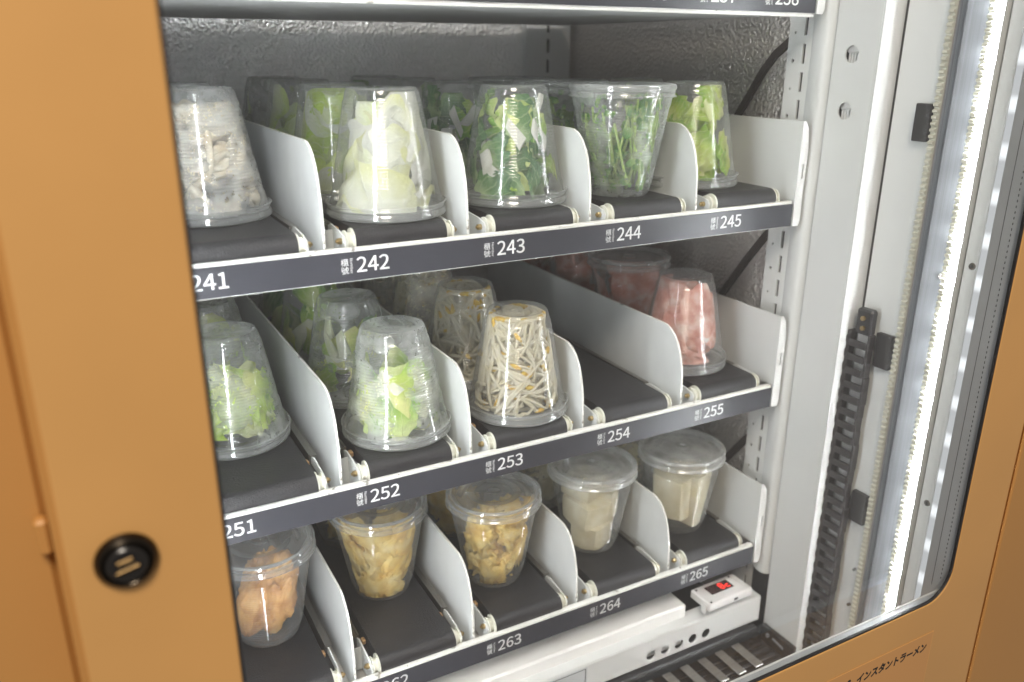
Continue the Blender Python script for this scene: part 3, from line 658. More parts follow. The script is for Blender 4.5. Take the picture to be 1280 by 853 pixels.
def shelf(row, nums, xs, lab, conv=True):
    z0 = ROWS[row]
    t = thing('conveyor_shelf', lab, 'shelf', (0.25, 0.0, z0), 'shelves with numbered front strips')
    def sp(mb, name, mat, **kw):
        o = mb.build(name, mat, t, **kw); o.location = (-0.25, 0, 0); return o
    def so(name, me, x, parent=t):
        o = obj(name, me, parent, (x-0.25 if parent == t else x, 0, 0)); return o
    sp(MB().box(DIV[0]-0.02, XEND, 0.012, 0.41, -0.0062, -0.0042), 'tray', M['traygrey'] if row != 3 else M['grey'])
    sp(MB().box(DIV[0]-0.02, XEND-0.0015, 0.0002, 0.0055, -0.0066 if row != 3 else -0.0088, 0.0172, 0.0005), 'front_rail', M['edge'])
    ls = sp(MB().box(DIV[0]-0.02, XEND-0.0018, -0.0009, 0.0, -0.0056, 0.0147), 'label_strip', M['label'])
    for n, x in zip(nums, xs):
        w = 0.0239 if row != 3 else 0.0262
        o = obj('shelf_number', text_mesh(str(n), w, 0.0109, M['print'], bold=0.004), ls, (x, -0.0011, 0.0))
        obj('shelf_number', text_mesh('櫃', 0.0054, 0.0051, M['print']), ls, (x-0.0112, -0.0011, 0.0053))
        obj('shelf_number', text_mesh('號', 0.0054, 0.0051, M['print']), ls, (x-0.0112, -0.0011, -0.0004))
        o = obj('shelf_number', text_mesh('Number', 0.0022, 0.0108, M['print'], rot=-90), ls, (x-0.0047, -0.0011, -0.0004))
    so('side_plate', SM, XEND)
    if not conv: return t
    for x in DIV:
        d = so('divider', DM, x); obj('divider_edge', EM, d)
    for i, x in enumerate(DIV):
        x0 = x+0.0215
        c = so('conveyor_belt', CM['belt'], x0)
        obj('pulley', CM['pulley'], c); obj('pulley', CM['pulley2'], c, (0.069, 0, 0))
        obj('bracket', CM['bracket'], c); obj('bracket', CM['bracket2'], c, (0.069, 0, 0))
        obj('bolt', CM['bolt'], c); obj('bolt', CM['bolt2'], c, (0.069, 0, 0))
        obj('side_rail', CM['rail'], c); obj('side_rail', CM['rail2'], c, (0.069, 0, 0))
        obj('copper_tab', CM['tab'], c); obj('copper_tab', CM['tab'], c, (0.0732, 0, 0))
        obj('belt_edge_guard', CM['under'], c); obj('belt_edge_guard', CM['under'], c, (0.0762, 0, 0))
    return t
text_mesh('242', 0.0239, 0.0109, M['print'], bold=0.004)
TX = [0.0, 0.11, 0.22, 0.33, 0.44]
shelf(4, [241, 242, 243, 244, 245], TX, 'uppermost full conveyor shelf, carrying mushrooms, cabbage and watercress, strip 241 to 245')
shelf(5, [251, 252, 253, 254, 255], TX, 'middle conveyor shelf with one empty lane, strip numbered 251 to 255')
shelf(6, [261, 262, 263, 264, 265], TX, 'lowest conveyor shelf with dark strip numbered 261 to 265')
shelf(3, [231, 232, 233, 234, 235, 236, 237, 238], [0.4789-0.0688*k for k in range(7, -1, -1)], 'shelf cut by the top of the frame with strip ending in 238', conv=False)

# ================================================================= bottom of the compartment
lift = thing('lift_tray', 'white perforated rail and black slatted lift tray below the lowest shelf', 'lift tray', (0.26, -0.03, ZFLOOR))
def lp(mb, name, mat, **kw):
    o = mb.build(name, mat, lift, **kw); o.location = (-0.26, 0.03, -ZFLOOR); return o
hx = [0.4631-0.0180*k for k in range(5)]
lp(MB().plate([(-0.03, -0.441), (0.538, -0.441), (0.538, -0.4122), (-0.03, -0.4122)], [circle(x, -0.4316, 0.0056, 22) for x in hx], 0, 0.0014, XZ(-0.0080)), 'rail_face', M['white'])
lp(MB().box(-0.03, 0.538, -0.0080, 0.0100, -0.4120, -0.4104, 0.0006), 'rail_top', M['white'])
lp(MB().cyl((0.505, -0.001, -0.4103), (0.505, -0.001, -0.4098), 0.0016, seg=14), 'rail_bolt', M['black'])
lp(MB().box(0.385, 0.437, 0.0, 0.0012, -0.44, -0.414), 'rail_backing', M['grey'])
lp(MB().box(-0.03, 0.3127, -0.0086, -0.0081, -0.4390, -0.4135), 'rail_label', M['plate'])
fr = MB().plate([(-0.03, -0.4385), (0.3112, -0.4385), (0.3112, -0.4150), (-0.03, -0.4150)], [[(-0.029, -0.4380), (-0.029, -0.4155), (0.3107, -0.4155), (0.3107, -0.4380)]], 0, 0.0002, XZ(-0.0089)); lp(fr, 'rail_label_border', M['ink'])
lp(MB().box(-0.03, 0.530, -0.0160, -0.0084, -0.4475, -0.4418, 0.0015), 'black_lip', M['black'])
lp(MB().box(-0.03, 0.535, -0.0840, -0.0160, -0.4650, -0.4600), 'black_base', M['darkfloor'])
for k in range(7): lp(MB().box(-0.03, 0.53, -0.0825+0.0095*k, -0.0790+0.0095*k, -0.4600, -0.4575, 0.0006), 'base_rib', M['black'])
for k in range(9):
    x = 0.4975-0.0232*k; s_ = MB().box(-0.0052, 0.0052, -0.052, -0.018, -0.4560, -0.4545, 0.0005)
    rr = random.Random(k)
    s_.v = [(x+xx-(yy+0.03)*0.10, yy, zz+(yy+0.052)*0.10+rr.uniform(-0.0003, 0.0003)) for xx, yy, zz in s_.v]; lp(s_, 'metal_slat', M['slat'])
lp(MB().box(0.5395, 0.5448, -0.058, -0.012, -0.4655, -0.4445, 0.001), 'corner_bracket', M['black'])
lp(MB().cyl((0.5394, -0.022, -0.4520), (0.5375, -0.024, -0.4520), 0.0022, seg=12).cyl((0.5390, -0.030, -0.4520), (0.5390, -0.045, -0.4545), 0.0014, seg=10), 'bracket_screw', M['alu'])
bar = MB().box(0.0, 0.4435, 0.0035, 0.085, -0.4300, -0.3965, 0.0018).build('duct_box', M['traygrey'])
tag(bar, 'long pale grey metal duct box under the lowest shelf', 'duct box')
# thermometer display
th = thing('temperature_display', 'small white temperature display with glowing red digits below 265', 'display', (0.488, 0.001, -0.4000))
th.rotation_euler = (0, 0, math.radians(1.5))
MB().box(-0.030, 0.030, -0.0150, 0.0150, 0.0, 0.0098, 0.0012).build('display_case', M['case'], th)
MB().box(-0.0165, 0.0140, -0.0035, 0.0095, 0.0099, 0.0103).build('display_window', M['screen'], th)
for x, y in ((-0.026, 0.0105), (-0.0262, -0.0125), (0.021, 0.0118)): MB().cyl((x, y, 0.0099), (x, y, 0.0104), 0.0013, seg=12).build('case_screw', M['black'], th)
MB().box(0.0225, 0.0232, -0.0152, 0.0152, 0.0, 0.0102).build('case_seam', M['traygrey'], th)
MB().box(0.004, 0.009, -0.0153, -0.0150, 0.003, 0.006).build('case_button', M['black'], th)
MB().box(-0.0315, -0.0301, -0.011, -0.004, -0.004, 0.006).build('terminal_block', M['traygrey'], th)
SEG = {'a': (0, 1, 'h'), 'b': (1, 0.5, 'v'), 'c': (1, -0.5, 'v'), 'd': (0, -1, 'h'), 'e': (-1, -0.5, 'v'), 'f': (-1, 0.5, 'v'), 'g': (0, 0, 'h')}
for k, on in enumerate(('', '', 'abcdefg', 'ged')):
    cx = -0.0128+0.0074*k
    for sname, (sx, sy, o_) in SEG.items():
        X = cx+sx*0.0021; Y = 0.0030+sy*0.0040
        lit = sname in on
        w, h = ((0.0016, 0.00045) if o_ == 'h' else (0.00045, 0.0017))
        MB().box(X-w, X+w, Y-h, Y+h, 0.01035, 0.0106).build('digit_segment', M['red'] if lit else M['segoff'], th)
# drag chain
dc = thing('drag_chain', 'black plastic drag chain hanging beside the white lift panel', 'cable chain', (0.560, -0.065, -0.09))
dcl = MB()
CH = 0.0136
def link_mesh():
    b = MB()
    b.box(-0.0045, 0.0045, -0.0150, -0.0128, -0.0072, 0.0072, 0.0008)
    b.box(-0.0045, 0.0045, 0.0050, 0.0150, -0.0072, 0.0072, 0.0008)
    b.box(-0.0052, -0.0030, -0.0130, 0.0060, -0.0072, -0.0004, 0.0006)
    b.box(-0.0020, 0.0030, -0.0150, 0.0052, -0.0060, -0.0030, 0.0005)
    b.box(-0.0056, -0.0045, 0.0062, 0.0135, -0.0045, 0.0030, 0.0006)
    return b.mesh('chain_link', M['chain'])
LM = link_mesh()
b_ = MB().box(0.0046, 0.0060, -0.0128, 0.0045, -0.370, 0.0, 0).build('chain_backing', M['case'], dc)
for k in range(27): obj('chain_link', LM, dc, (0.0, 0.0008*math.sin(k*1.3), -0.012-CH*k))
MB().box(-0.004, 0.005, -0.0140, 0.0030, -0.006, 0.0180, 0.002).build('end_bracket', M['black'], dc)
MB().cyl((-0.0045, -0.006, 0.010), (-0.0065, -0.006, 0.010), 0.0024, seg=6).build('bracket_bolt', M['brass'], dc)
MB().cyl((-0.0045, -0.007, 0.0010), (-0.0065, -0.007, 0.0010), 0.0024, seg=6).build('bracket_bolt', M['brass'], dc)

# ================================================================= cups
RB, RT, HC = 0.0262, 0.0418, 0.0862     # base radius, mouth radius, wall height
HL = 0.0895                              # with lid
def wall_r(z): return RB+(RT-RB)*max(0.0, min(1.0, z/HC))
def cup_mesh(mat):
    p = [(0.0, 0.0022), (RB-0.006, 0.0020), (RB-0.0042, 0.0012), (RB-0.0030, 0.0), (RB-0.0012, 0.0003), (RB, 0.0022)]
    z = 0.0022; n = 0
    p += [(wall_r(0.006), 0.006), (wall_r(0.0085), 0.0085), (wall_r(0.009)+0.0006, 0.0092)]
    z = 0.0105
    while z < 0.0700:
        for k in range(4):
            p.append((wall_r(z)+0.0006+0.00027*math.cos(k*math.pi/2), z)); z += 0.00058
    p += [(wall_r(0.0725)+0.0005, 0.0725), (wall_r(0.0745)+0.0012, 0.0745), (wall_r(0.078)+0.0012, 0.078), (RT+0.0010, HC-0.001), (RT+0.0022, HC), (RT+0.0024, HC-0.0015)]
    return MB().lathe(p, 64).mesh('cup_body', mat, smooth=True)
def lid_mesh(mat):
    h = HC
    p = [(0.0446, h-0.0048), (0.0456, h-0.0046), (0.0452, h-0.0038), (0.0440, h-0.0032), (0.0436, h-0.0008), (0.0440, h+0.0006), (0.0449, h+0.0016), (0.0451, h+0.0032), (0.0446, h+0.0046), (0.0436, h+0.0054),
         (0.0424, h+0.0056), (0.0413, h+0.0052), (0.0406, h+0.0042), (0.0401, h+0.0012), (0.0392, h+0.0003), (0.0345, h+0.0002), (0.0318, h+0.0006), (0.0306, h+0.0018), (0.0292, h+0.0029), (0.0280, h+0.0032),
         (0.0262, h+0.0030), (0.0256, h+0.0034), (0.0250, h+0.0030), (0.0180, h+0.0031), (0.0082, h+0.0032), (0.0076, h+0.0043), (0.0066, h+0.0043), (0.0060, h+0.0030), (0.0, h+0.0029)]
    b = MB().lathe(p, 64)
    me = b.mesh('lid', mat, smooth=True)
    return me
CUPS = {k: cup_mesh(M[k]) for k in ('cup', 'cup_fog', 'cup_wet')}
LIDS = {'lid': lid_mesh(M['lid']), 'lid_fog': lid_mesh(M['lid_fog'])}
TABM = MB().box(-0.004, 0.004, 0.0355, 0.0385, HC+0.0002, HC+0.0016, 0.0006).mesh('lid_button', M['lid'])
def cup(x, y, row, inv, label, mat='cup', lid='lid', rz=0.0):
    t = thing('plastic_cup', label, 'cup', (x, y, ROWS[row]+BELT_Z+0.0002), 'lidded clear plastic cups on the conveyors')
    ps = []
    ps.append(obj('cup_body', CUPS[mat], t)); l = obj('lid', LIDS[lid], t); ps.append(l)
    for a in (0.6, 2.7, 4.8):
        b = obj('lid_button', TABM, l); b.rotation_euler = (0, 0, a)
    if inv:
        t.location.z += HC+0.0058; t.rotation_euler = (math.pi, 0, rz)
    else: t.rotation_euler = (0, 0, rz)
    return t
def rmax(z, inv):
    """inside radius of the cup at height z above the belt"""
    return wall_r((HC+0.0058-z) if inv else z)-0.0016
ZLO = {True: 0.0062, False: 0.0032}
def fit(P, inv, zhi=None, pad=0.0):
    zhi = zhi if zhi is not None else (HC+0.0025 if inv else HC-0.001)
    P[:, 2] = np.clip(P[:, 2], ZLO[inv]+pad, zhi-pad)
    zz = (HC+0.0058-P[:, 2]) if inv else P[:, 2]
    rm = RB+(RT-RB)*np.clip(zz/HC, 0, 1)-0.0018-pad
    r = np.hypot(P[:, 0], P[:, 1]); q = r/rm; k = np.where(q > 0.72, (0.72+0.28*np.tanh((q-0.72)/0.28))/np.maximum(q, 1e-9), 1.0)
    P[:, 0] *= k; P[:, 1] *= k
    return P
def rot_mat(n, spin):
    n = Vector(n).normalized(); a = n.orthogonal().normalized(); b = n.cross(a)
    c, s = math.cos(spin), math.sin(spin)
    A = a*c+b*s; B = n.cross(A)
    return np.array([[A.x, B.x, n.x], [A.y, B.y, n.y], [A.z, B.z, n.z]])
def leaf_pts(R, n, su, sv, curl, wrinkle, frill, fk):
    u, v = np.meshgrid(np.linspace(-1, 1, n), np.linspace(-1, 1, n)); u = u.ravel(); v = v.ravel()
    X = u*np.sqrt(1-v*v*0.42); Y = v*np.sqrt(1-u*u*0.42)
    ang = np.arctan2(Y, X); rad = np.hypot(X, Y)
    ph = [R.uniform(0, 6.28) for _ in range(8)]
    X2 = X*(1+0.10*np.sin(3*ang+ph[0])+0.07*np.sin(7*ang+ph[1])); Y2 = Y*(1+0.10*np.sin(3*ang+ph[0])+0.07*np.sin(5*ang+ph[2]))
    Z = curl*(X2**2)+0.5*curl*R.uniform(-1, 1)*Y2**2
    Z = Z+wrinkle*(np.abs(np.sin(2.6*X2+1.2*Y2+ph[3]))+0.6*np.abs(np.sin(3.7*Y2-2.0*X2+ph[4]))+0.3*np.sin(7*X2+ph[5])*np.sin(6*Y2+ph[6]))
    Z = Z+frill*rad**3*np.sin(fk*ang+ph[7])
    P = np.stack([X2*su, Y2*sv, Z*(su+sv)/2], 1)
    uv = np.stack([u*0.5+0.5, v*0.5+0.5], 1)
    f = [(j*n+i, j*n+i+1, (j+1)*n+i+1, (j+1)*n+i) for j in range(n-1) for i in range(n-1)]
    return P, uv, f
def put_leaf(R, t, inv, z, mat, size, curl=0.35, wrinkle=0.16, frill=0.06, fk=5, tilt=0.7, rr=None, name='leaf', n=11, zhi=None, asp=(0.7, 1.15), ang=None):
    P, uv, f = leaf_pts(R, n, size*R.uniform(*asp), size*R.uniform(0.8, 1.15), curl*R.choice((-1, 1))*R.uniform(0.6, 1.3), wrinkle, frill, fk)
    a = R.uniform(0, 6.283) if ang is None else ang
    nv = (math.cos(a)+R.uniform(-tilt, tilt), math.sin(a)+R.uniform(-tilt, tilt), R.uniform(-tilt, tilt))
    P = P@rot_mat(nv, R.uniform(0, 6.283)).T
    rm = rmax(z, inv); r = rm*(R.uniform(0.45, 1.0) if rr is None else rr)
    P += np.array([r*math.cos(a), r*math.sin(a), z])
    P = fit(P, inv, zhi, R.choice((0.0, 0.0008, 0.003, 0.006)))
    b = MB(); b.v = [tuple(p) for p in P]; b.f = f; b.uv = uv
    return obj(name, b.mesh(name, mat, smooth=True, fix=False), t)
CAMV = Vector((-0.0639, -0.5465, 0.1455))
def face_ang(x, y, R, spread=1.5):
    """mostly spread over the side of the cup that can be seen, some behind"""
    return math.atan2(-0.5465-y, -0.0639-x)+R.uniform(-spread, spread)
def portion(name, label, cat, x, y, row, group=None):
    return thing(name, label, cat, (x, y, ROWS[row]+BELT_Z+0.0002), group)
def leaves(seed, name, label, cat, x, y, row, inv, mats, count, size, lo=0.10, hi=0.85, zhi=None, **kw):
    R = random.Random(seed); t = portion(name, label, cat, x, y, row, 'cut vegetables packed in cups')
    for i in range(count):
        z = (lo+(hi-lo)*(i+R.random())/count)*HC
        a = face_ang(x, y, R, 1.6) if i % 4 else R.uniform(0, 6.28)
        put_leaf(R, t, inv, z, M[R.choice(mats)], size*R.uniform(0.75, 1.2), zhi=zhi, ang=a, **kw)
    return t, R
def chunk(R, t, inv, z, mat, dims, ang, rr=0.9, name='stalk_piece'):
    """cut piece of a pale stalk: a bent, tapered slab"""
    b = MB(); w, h, d = dims; n = 5; vv = []
    tp = R.uniform(0.45, 0.9); bend = R.uniform(-0.3, 0.3)
    for i in range(n):
        s_ = i/(n-1)*2-1; k = 1-(1-tp)*(s_*0.5+0.5)
        for (a, c) in ((-1, -1), (-0.6, -1.3), (0.6, -1.3), (1, -1), (1, 0.4), (0.5, 1), (-0.5, 1), (-1, 0.4)):
            vv.append((a*w*0.5*k, s_*h*0.5+a*0.1*h, c*d*0.5*k+bend*s_*s_*h*0.3))
    f = [(i*8+k, i*8+(k+1) % 8, (i+1)*8+(k+1) % 8, (i+1)*8+k) for i in range(n-1) for k in range(8)]
    f += [tuple(range(7, -1, -1)), tuple((n-1)*8+k for k in range(8))]
    P = np.array(vv)@rot_mat((math.cos(ang)+R.uniform(-.3, .3), math.sin(ang)+R.uniform(-.3, .3), R.uniform(-.4, .4)), R.uniform(0, 6.28)).T
    r = rmax(z, inv)*rr; P += np.array([r*math.cos(ang), r*math.sin(ang), z]); P = fit(P, inv)
    b.v = [tuple(p) for p in P]; b.f = f
    return obj(name, b.mesh(name, mat, auto=50), t)
def strand(R, inv, z, length, rr, ang, n=9, droop=1.0, flat=0.5):
    r = rmax(z, inv)*rr; p = Vector((r*math.cos(ang), r*math.sin(ang), z))
    d = Vector((-math.sin(ang)*R.choice((-1, 1))+R.uniform(-.5, .5), math.cos(ang)*R.choice((-1, 1))+R.uniform(-.5, .5), R.uniform(-1, 1)*flat)).normalized()
    pts = []; k = Vector((R.uniform(-1, 1), R.uniform(-1, 1), R.uniform(-1, 1)))*0.22
    for i in range(n):
        pts.append(tuple(p)); p = p+d*(length/(n-1)); d = (d+k*0.5+Vector((R.uniform(-.12, .12), R.uniform(-.12, .12), R.uniform(-.12, .12)))).normalized()
    P = fit(np.array(pts), inv, pad=0.0010)
    return P

GR = 'cut vegetables packed in cups'
# ---- generic contents
def sprouts(seed, label, x, y, row, inv, count, lo=0.06, hi=0.95, heads=True):
    R = random.Random(seed); b = MB(); h = MB()
    for i in range(count):
        inner = i < count*0.35
        z = R.uniform(lo, hi)*HC; a = face_ang(x, y, R, 1.9)
        rr = R.uniform(0.15, 0.7) if inner else R.uniform(0.72, 1.05)
        slope = (0.85 if (a*1.7+z*40) % 3.0 > 0.9 else -0.9)+R.gauss(0, 0.4); sg = R.choice((-1, 1))
        r = rmax(z, inv)*rr; n = 11; ln = R.uniform(0.036, 0.062); da = ln/(n-1)/max(r, 0.012)
        cv = R.uniform(-0.16, 0.16); pts = []; aa = a; zz = z; sl = slope
        for k in range(n):
            pts.append((r*math.cos(aa), r*math.sin(aa), zz)); aa += sg*da*math.cos(sl); zz += ln/(n-1)*math.sin(sl); sl += cv+R.uniform(-.08, .08); r *= 1+R.uniform(-0.03, 0.02)
        P = fit(np.array(pts), inv, pad=0.0012)
        t_ = R.uniform(0.0011, 0.0020)*(1.5 if inner else 1.0)
        b.tube(P, [t_*(0.45, 0.7, 0.9, 1, 1, 1, 1, 1, 0.95, 0.9, 0.7)[k] for k in range(n)], 7)
        if heads and not inner and R.random() < 0.34:
            e = Vector(P[-1]); d = (e-Vector(P[-2]))
            d = d.normalized() if d.length > 1e-6 else Vector((0, 0, 1))
            hp = fit(np.array([e+d*0.0040*k for k in range(4)]), inv, pad=0.0010); h.tube(hp, [0.0012, 0.0025, 0.0018, 0.0004], 6)
    o = b.build('bean_sprouts', M['sprout'], None, smooth=True); o.location = (x, y, ROWS[row]+BELT_Z)
    tag(o, label, 'bean sprouts', GR, 'stuff')
    if heads and h.v: c = h.build('sprout_heads', M['sprout_head'], o, smooth=True); c['kind'] = 'stuff'
    return o
def lump(R, sx, sy, sz, amp, mat, name, t, loc, freq=1.0, n=2, ragged=0.0):
    import bmesh
    from mathutils import noise as mn
    bm = bmesh.new(); bmesh.ops.create_icosphere(bm, subdivisions=n+2, radius=1.0)
    off = Vector((R.uniform(0, 50), R.uniform(0, 50), R.uniform(0, 50)))
    for v in bm.verts:
        p = v.co.copy(); d = 1+amp*mn.noise(p*1.6*freq+off)+amp*0.6*mn.noise(p*4*freq+off)+amp*0.35*mn.noise(p*9*freq+off)+ragged*abs(mn.noise(p*6*freq-off))
        v.co = Vector((p.x*sx*d, p.y*sy*d, p.z*sz*d))
    me = bpy.data.meshes.new(name); bm.to_mesh(me); bm.free()
    me.polygons.foreach_set('use_smooth', [True]*len(me.polygons)); me.materials.append(mat)
    return obj(name, me, t, loc)
def fit_obj(o, inv, zhi=None):
    me = o.data; co = np.empty(len(me.vertices)*3, dtype=np.float32); me.vertices.foreach_get('co', co); co = co.reshape(-1, 3)
    mw = np.array(o.matrix_basis); P = co@mw[:3, :3].T+mw[:3, 3]
    P = fit(P, inv, zhi); o.matrix_basis = Matrix.Identity(4); me.vertices.foreach_set('co', P.astype(np.float32).ravel()); me.update()

def fried(seed, name, label, cat, x, y, row, count, mat, lo, hi, size, crumbs=6, sheets=0):
    R = random.Random(seed); t = portion(name, label, cat, x, y, row, 'fried snacks packed in cups')
    for i in range(count):
        z = (lo+(hi-lo)*(i+0.5*R.random())/count)*HC; a = face_ang(x, y, R, 1.3); r = rmax(z, False)*R.uniform(0.25, 0.85)
        s = size*R.uniform(0.75, 1.2)
        o = lump(R, s*R.uniform(.7, 1), s*R.uniform(.6, 1), s*R.uniform(0.8, 1.3), 0.70, mat, 'fried_piece', t, (r*math.cos(a), r*math.sin(a), z), 1.25, 2, 0.6)
        o.rotation_euler = (R.uniform(-.5, .5), R.uniform(-.5, .5), R.uniform(0, 6.28)); bpy.context.view_layer.update if False else None
        fit_obj(o, False)
    for i in range(sheets):
        z = R.uniform(lo+0.05, hi)*HC
        put_leaf(R, t, False, z, mat, size*R.uniform(0.9, 1.3), wrinkle=0.42, curl=0.8, frill=0.16, fk=7, tilt=0.5, rr=R.uniform(0.5, 0.95), name='fried_piece', n=14, ang=face_ang(x, y, R, 1.5))
    for i in range(crumbs):
        a = face_ang(x, y, R, 1.4); r = R.uniform(0.012, 0.0225)
        o = lump(R, 0.0015, 0.0013, 0.0011, 0.5, mat, 'crumb', t, (r*math.cos(a), r*math.sin(a), 0.0042), 1.0, 0)
    return t
def tofu(seed, label, x, y, row, boxes):
    R = random.Random(seed); t = portion('tofu_portion', label, 'tofu', x, y, row, 'tofu packed in cups')
    import bmesh
    for (dx, dy, z, sx, sy, sz, rz, tx) in boxes:
        bm = bmesh.new(); bmesh.ops.create_cube(bm, size=1.0); bmesh.ops.subdivide_edges(bm, edges=bm.edges, cuts=5, use_grid_fill=True)
        from mathutils import noise as mn
        for v in bm.verts:
            p = v.co; q = Vector((math.copysign(min(abs(p.x), 0.5), p.x), p.y, p.z))
            l = max(abs(p.x), abs(p.y), abs(p.z)); nrm = p.length
            v.co = p*(1-0.10*max(0, nrm-0.62)) + Vector((mn.noise(p*3+Vector((seed, z*99, 0))), mn.noise(p*3+Vector((0, seed, 9))), mn.noise(p*3+Vector((4, 0, seed)))))*0.035
            v.co = Vector((v.co.x*sx, v.co.y*sy, v.co.z*sz))
        me = bpy.data.meshes.new('tofu_cube'); bm.to_mesh(me); bm.free(); me.materials.append(M['tofu'])
        me.polygons.foreach_set('use_smooth', [True]*len(me.polygons)); me.set_sharp_from_angle(angle=math.radians(45))
        o = obj('tofu_cube', me, t, (dx, dy, z)); o.rotation_euler = (tx, 0, rz); bpy.context.view_layer.update(); fit_obj(o, False)
    return t

# ---- row 24x
def C(*a, **k): return cup(*a, **k)
# 241 mushrooms
x, y = 0.0315, 0.098
C(x, y, 4, True, 'upside-down cup of white mushrooms at the front of lane 241', 'cup_fog', rz=0.3)
R = random.Random(241); t = portion('mushroom_portion', 'white mushrooms with thick stems in the front cup of lane 241', 'mushrooms', x, y, 4, GR)
for i in range(92):
    inner = i < 34; z = R.uniform(0.05, 0.90)*HC; a = face_ang(x, y, R, 1.9); n = 9
    r = rmax(z, True)*(R.uniform(0.2, 0.65) if inner else R.uniform(0.7, 1.0)); ln = R.uniform(0.034, 0.060); sl = 0.55+R.gauss(0, 0.5); sg = R.choice((-1, 1, 1)); cv = R.uniform(-0.13, 0.13); pts = []
    for k in range(n):
        pts.append((r*math.cos(a), r*math.sin(a), z)); a += sg*ln/(n-1)/max(r, 0.012)*math.cos(sl); z += ln/(n-1)*math.sin(sl); sl += cv; r *= 1+R.uniform(-0.04, 0.03)
    rr = R.uniform(0.0025, 0.0042)*(1.3 if inner else 1.0); P = fit(np.array(pts), True, zhi=0.92*HC, pad=rr*0.6)
    b = MB().tube(P, [rr*q for q in (0.75, 0.95, 1.05, 0.95, 0.9, 0.95, 1.0, 0.95, 0.8)], 9)
    s_ = obj('mushroom', b.mesh('mushroom', M['mushroom'], smooth=True), t)
    if not inner and R.random() < 0.28:
        k = lump(R, rr*1.9, rr*1.9, rr*1.2, 0.2, M['mushroom'], 'mushroom_cap', s_, tuple(P[-1]), 1, 0); k.rotation_euler = (R.uniform(-1, 1), R.uniform(-1, 1), 0); fit_obj(k, True)
C(0.0320, 0.193, 4, True, 'upside-down cup directly behind the mushroom cup in lane 241', 'cup_fog')
leaves(2412, 'mushroom_portion', 'pale mushrooms in the second cup of lane 241', 'mushrooms', 0.036, 0.150, 4, True, ['cabbage_heart'], 8, 0.02, name='mushroom') if False else None

# 242 cabbage and cups behind
C(0.1535, 0.053, 4, True, 'upside-down cup of pale cabbage at the front of lane 242', 'cup', rz=1.0)
t, R = leaves(11, 'cabbage_portion', 'pale white and yellow cabbage leaves in the front cup of lane 242', 'cabbage', 0.1535, 0.053, 4, True, ['cabbage_heart', 'cabbage_heart', 'cabbage'], 17, 0.031, 0.06, 0.88, wrinkle=0.24, curl=0.75, frill=0.10, n=18, tilt=0.8, fk=4)
C(0.148, 0.152, 4, True, 'upside-down cup of yellow-green leaves second in lane 242', 'cup')
leaves(12, 'cabbage_portion', 'bright yellow-green leaves in the second cup of lane 242', 'cabbage', 0.148, 0.152, 4, True, ['napa', 'cabbage'], 16, 0.025, 0.08, 0.96, wrinkle=0.20, curl=0.5, n=12)
C(0.146, 0.248, 4, True, 'upside-down cup of pale cabbage third in lane 242', 'cup')
leaves(13, 'cabbage_portion', 'pale cabbage leaves in the third cup of lane 242', 'cabbage', 0.146, 0.248, 4, True, ['cabbage', 'cabbage_heart'], 11, 0.024, 0.08, 0.8, wrinkle=0.22, curl=0.5)
C(0.145, 0.345, 4, True, 'farthest cup behind the pale cabbage in lane 242, near the back wall', 'cup_wet')
leaves(14, 'cabbage_portion', 'dim cabbage leaves in the farthest cup of lane 242', 'cabbage', 0.145, 0.345, 4, True, ['cabbage'], 9, 0.024, 0.08, 0.8, wrinkle=0.22, curl=0.5)

# 243 greens
def greens(seed, x, y, row, label, mats=('kale', 'kale', 'choy'), count=26, white=5, size=0.017, inv=True, hi=0.93):
    t, R = leaves(seed, 'greens_portion', label, 'greens', x, y, row, inv, list(mats), count, size, 0.08, hi, wrinkle=0.22, frill=0.20, fk=9, curl=0.4, n=12)
    for i in range(white): chunk(R, t, inv, R.uniform(0.2, 0.9)*HC, M['radish'], (R.uniform(.007, .014), R.uniform(.014, .024), 0.004), face_ang(x, y, R, 1.1), 0.93)
    return t
C(0.2670, 0.0615, 4, True, 'upside-down cup of dark greens with white stalks at front of lane 243', 'cup', rz=2.0)
greens(21, 0.2670, 0.0615, 4, 'dark green leaves with white stalk pieces in the front cup of lane 243')
C(0.2600, 0.157, 4, True, 'upside-down cup of dark greens second in lane 243', 'cup', rz=1.1)
greens(22, 0.2600, 0.157, 4, 'dark green leaves with white stalks in the second cup of lane 243', count=20, white=4)
C(0.2550, 0.253, 4, True, 'upside-down cup of greens third in lane 243', 'cup')
greens(23, 0.2550, 0.253, 4, 'shaded dark green leaves in the third cup of lane 243', count=14, white=2)
C(0.2550, 0.348, 4, True, 'farthest cup behind the dark greens in lane 243, near the back wall', 'cup')
greens(24, 0.2550, 0.348, 4, 'shaded greens in the farthest cup of lane 243', count=12, white=1)

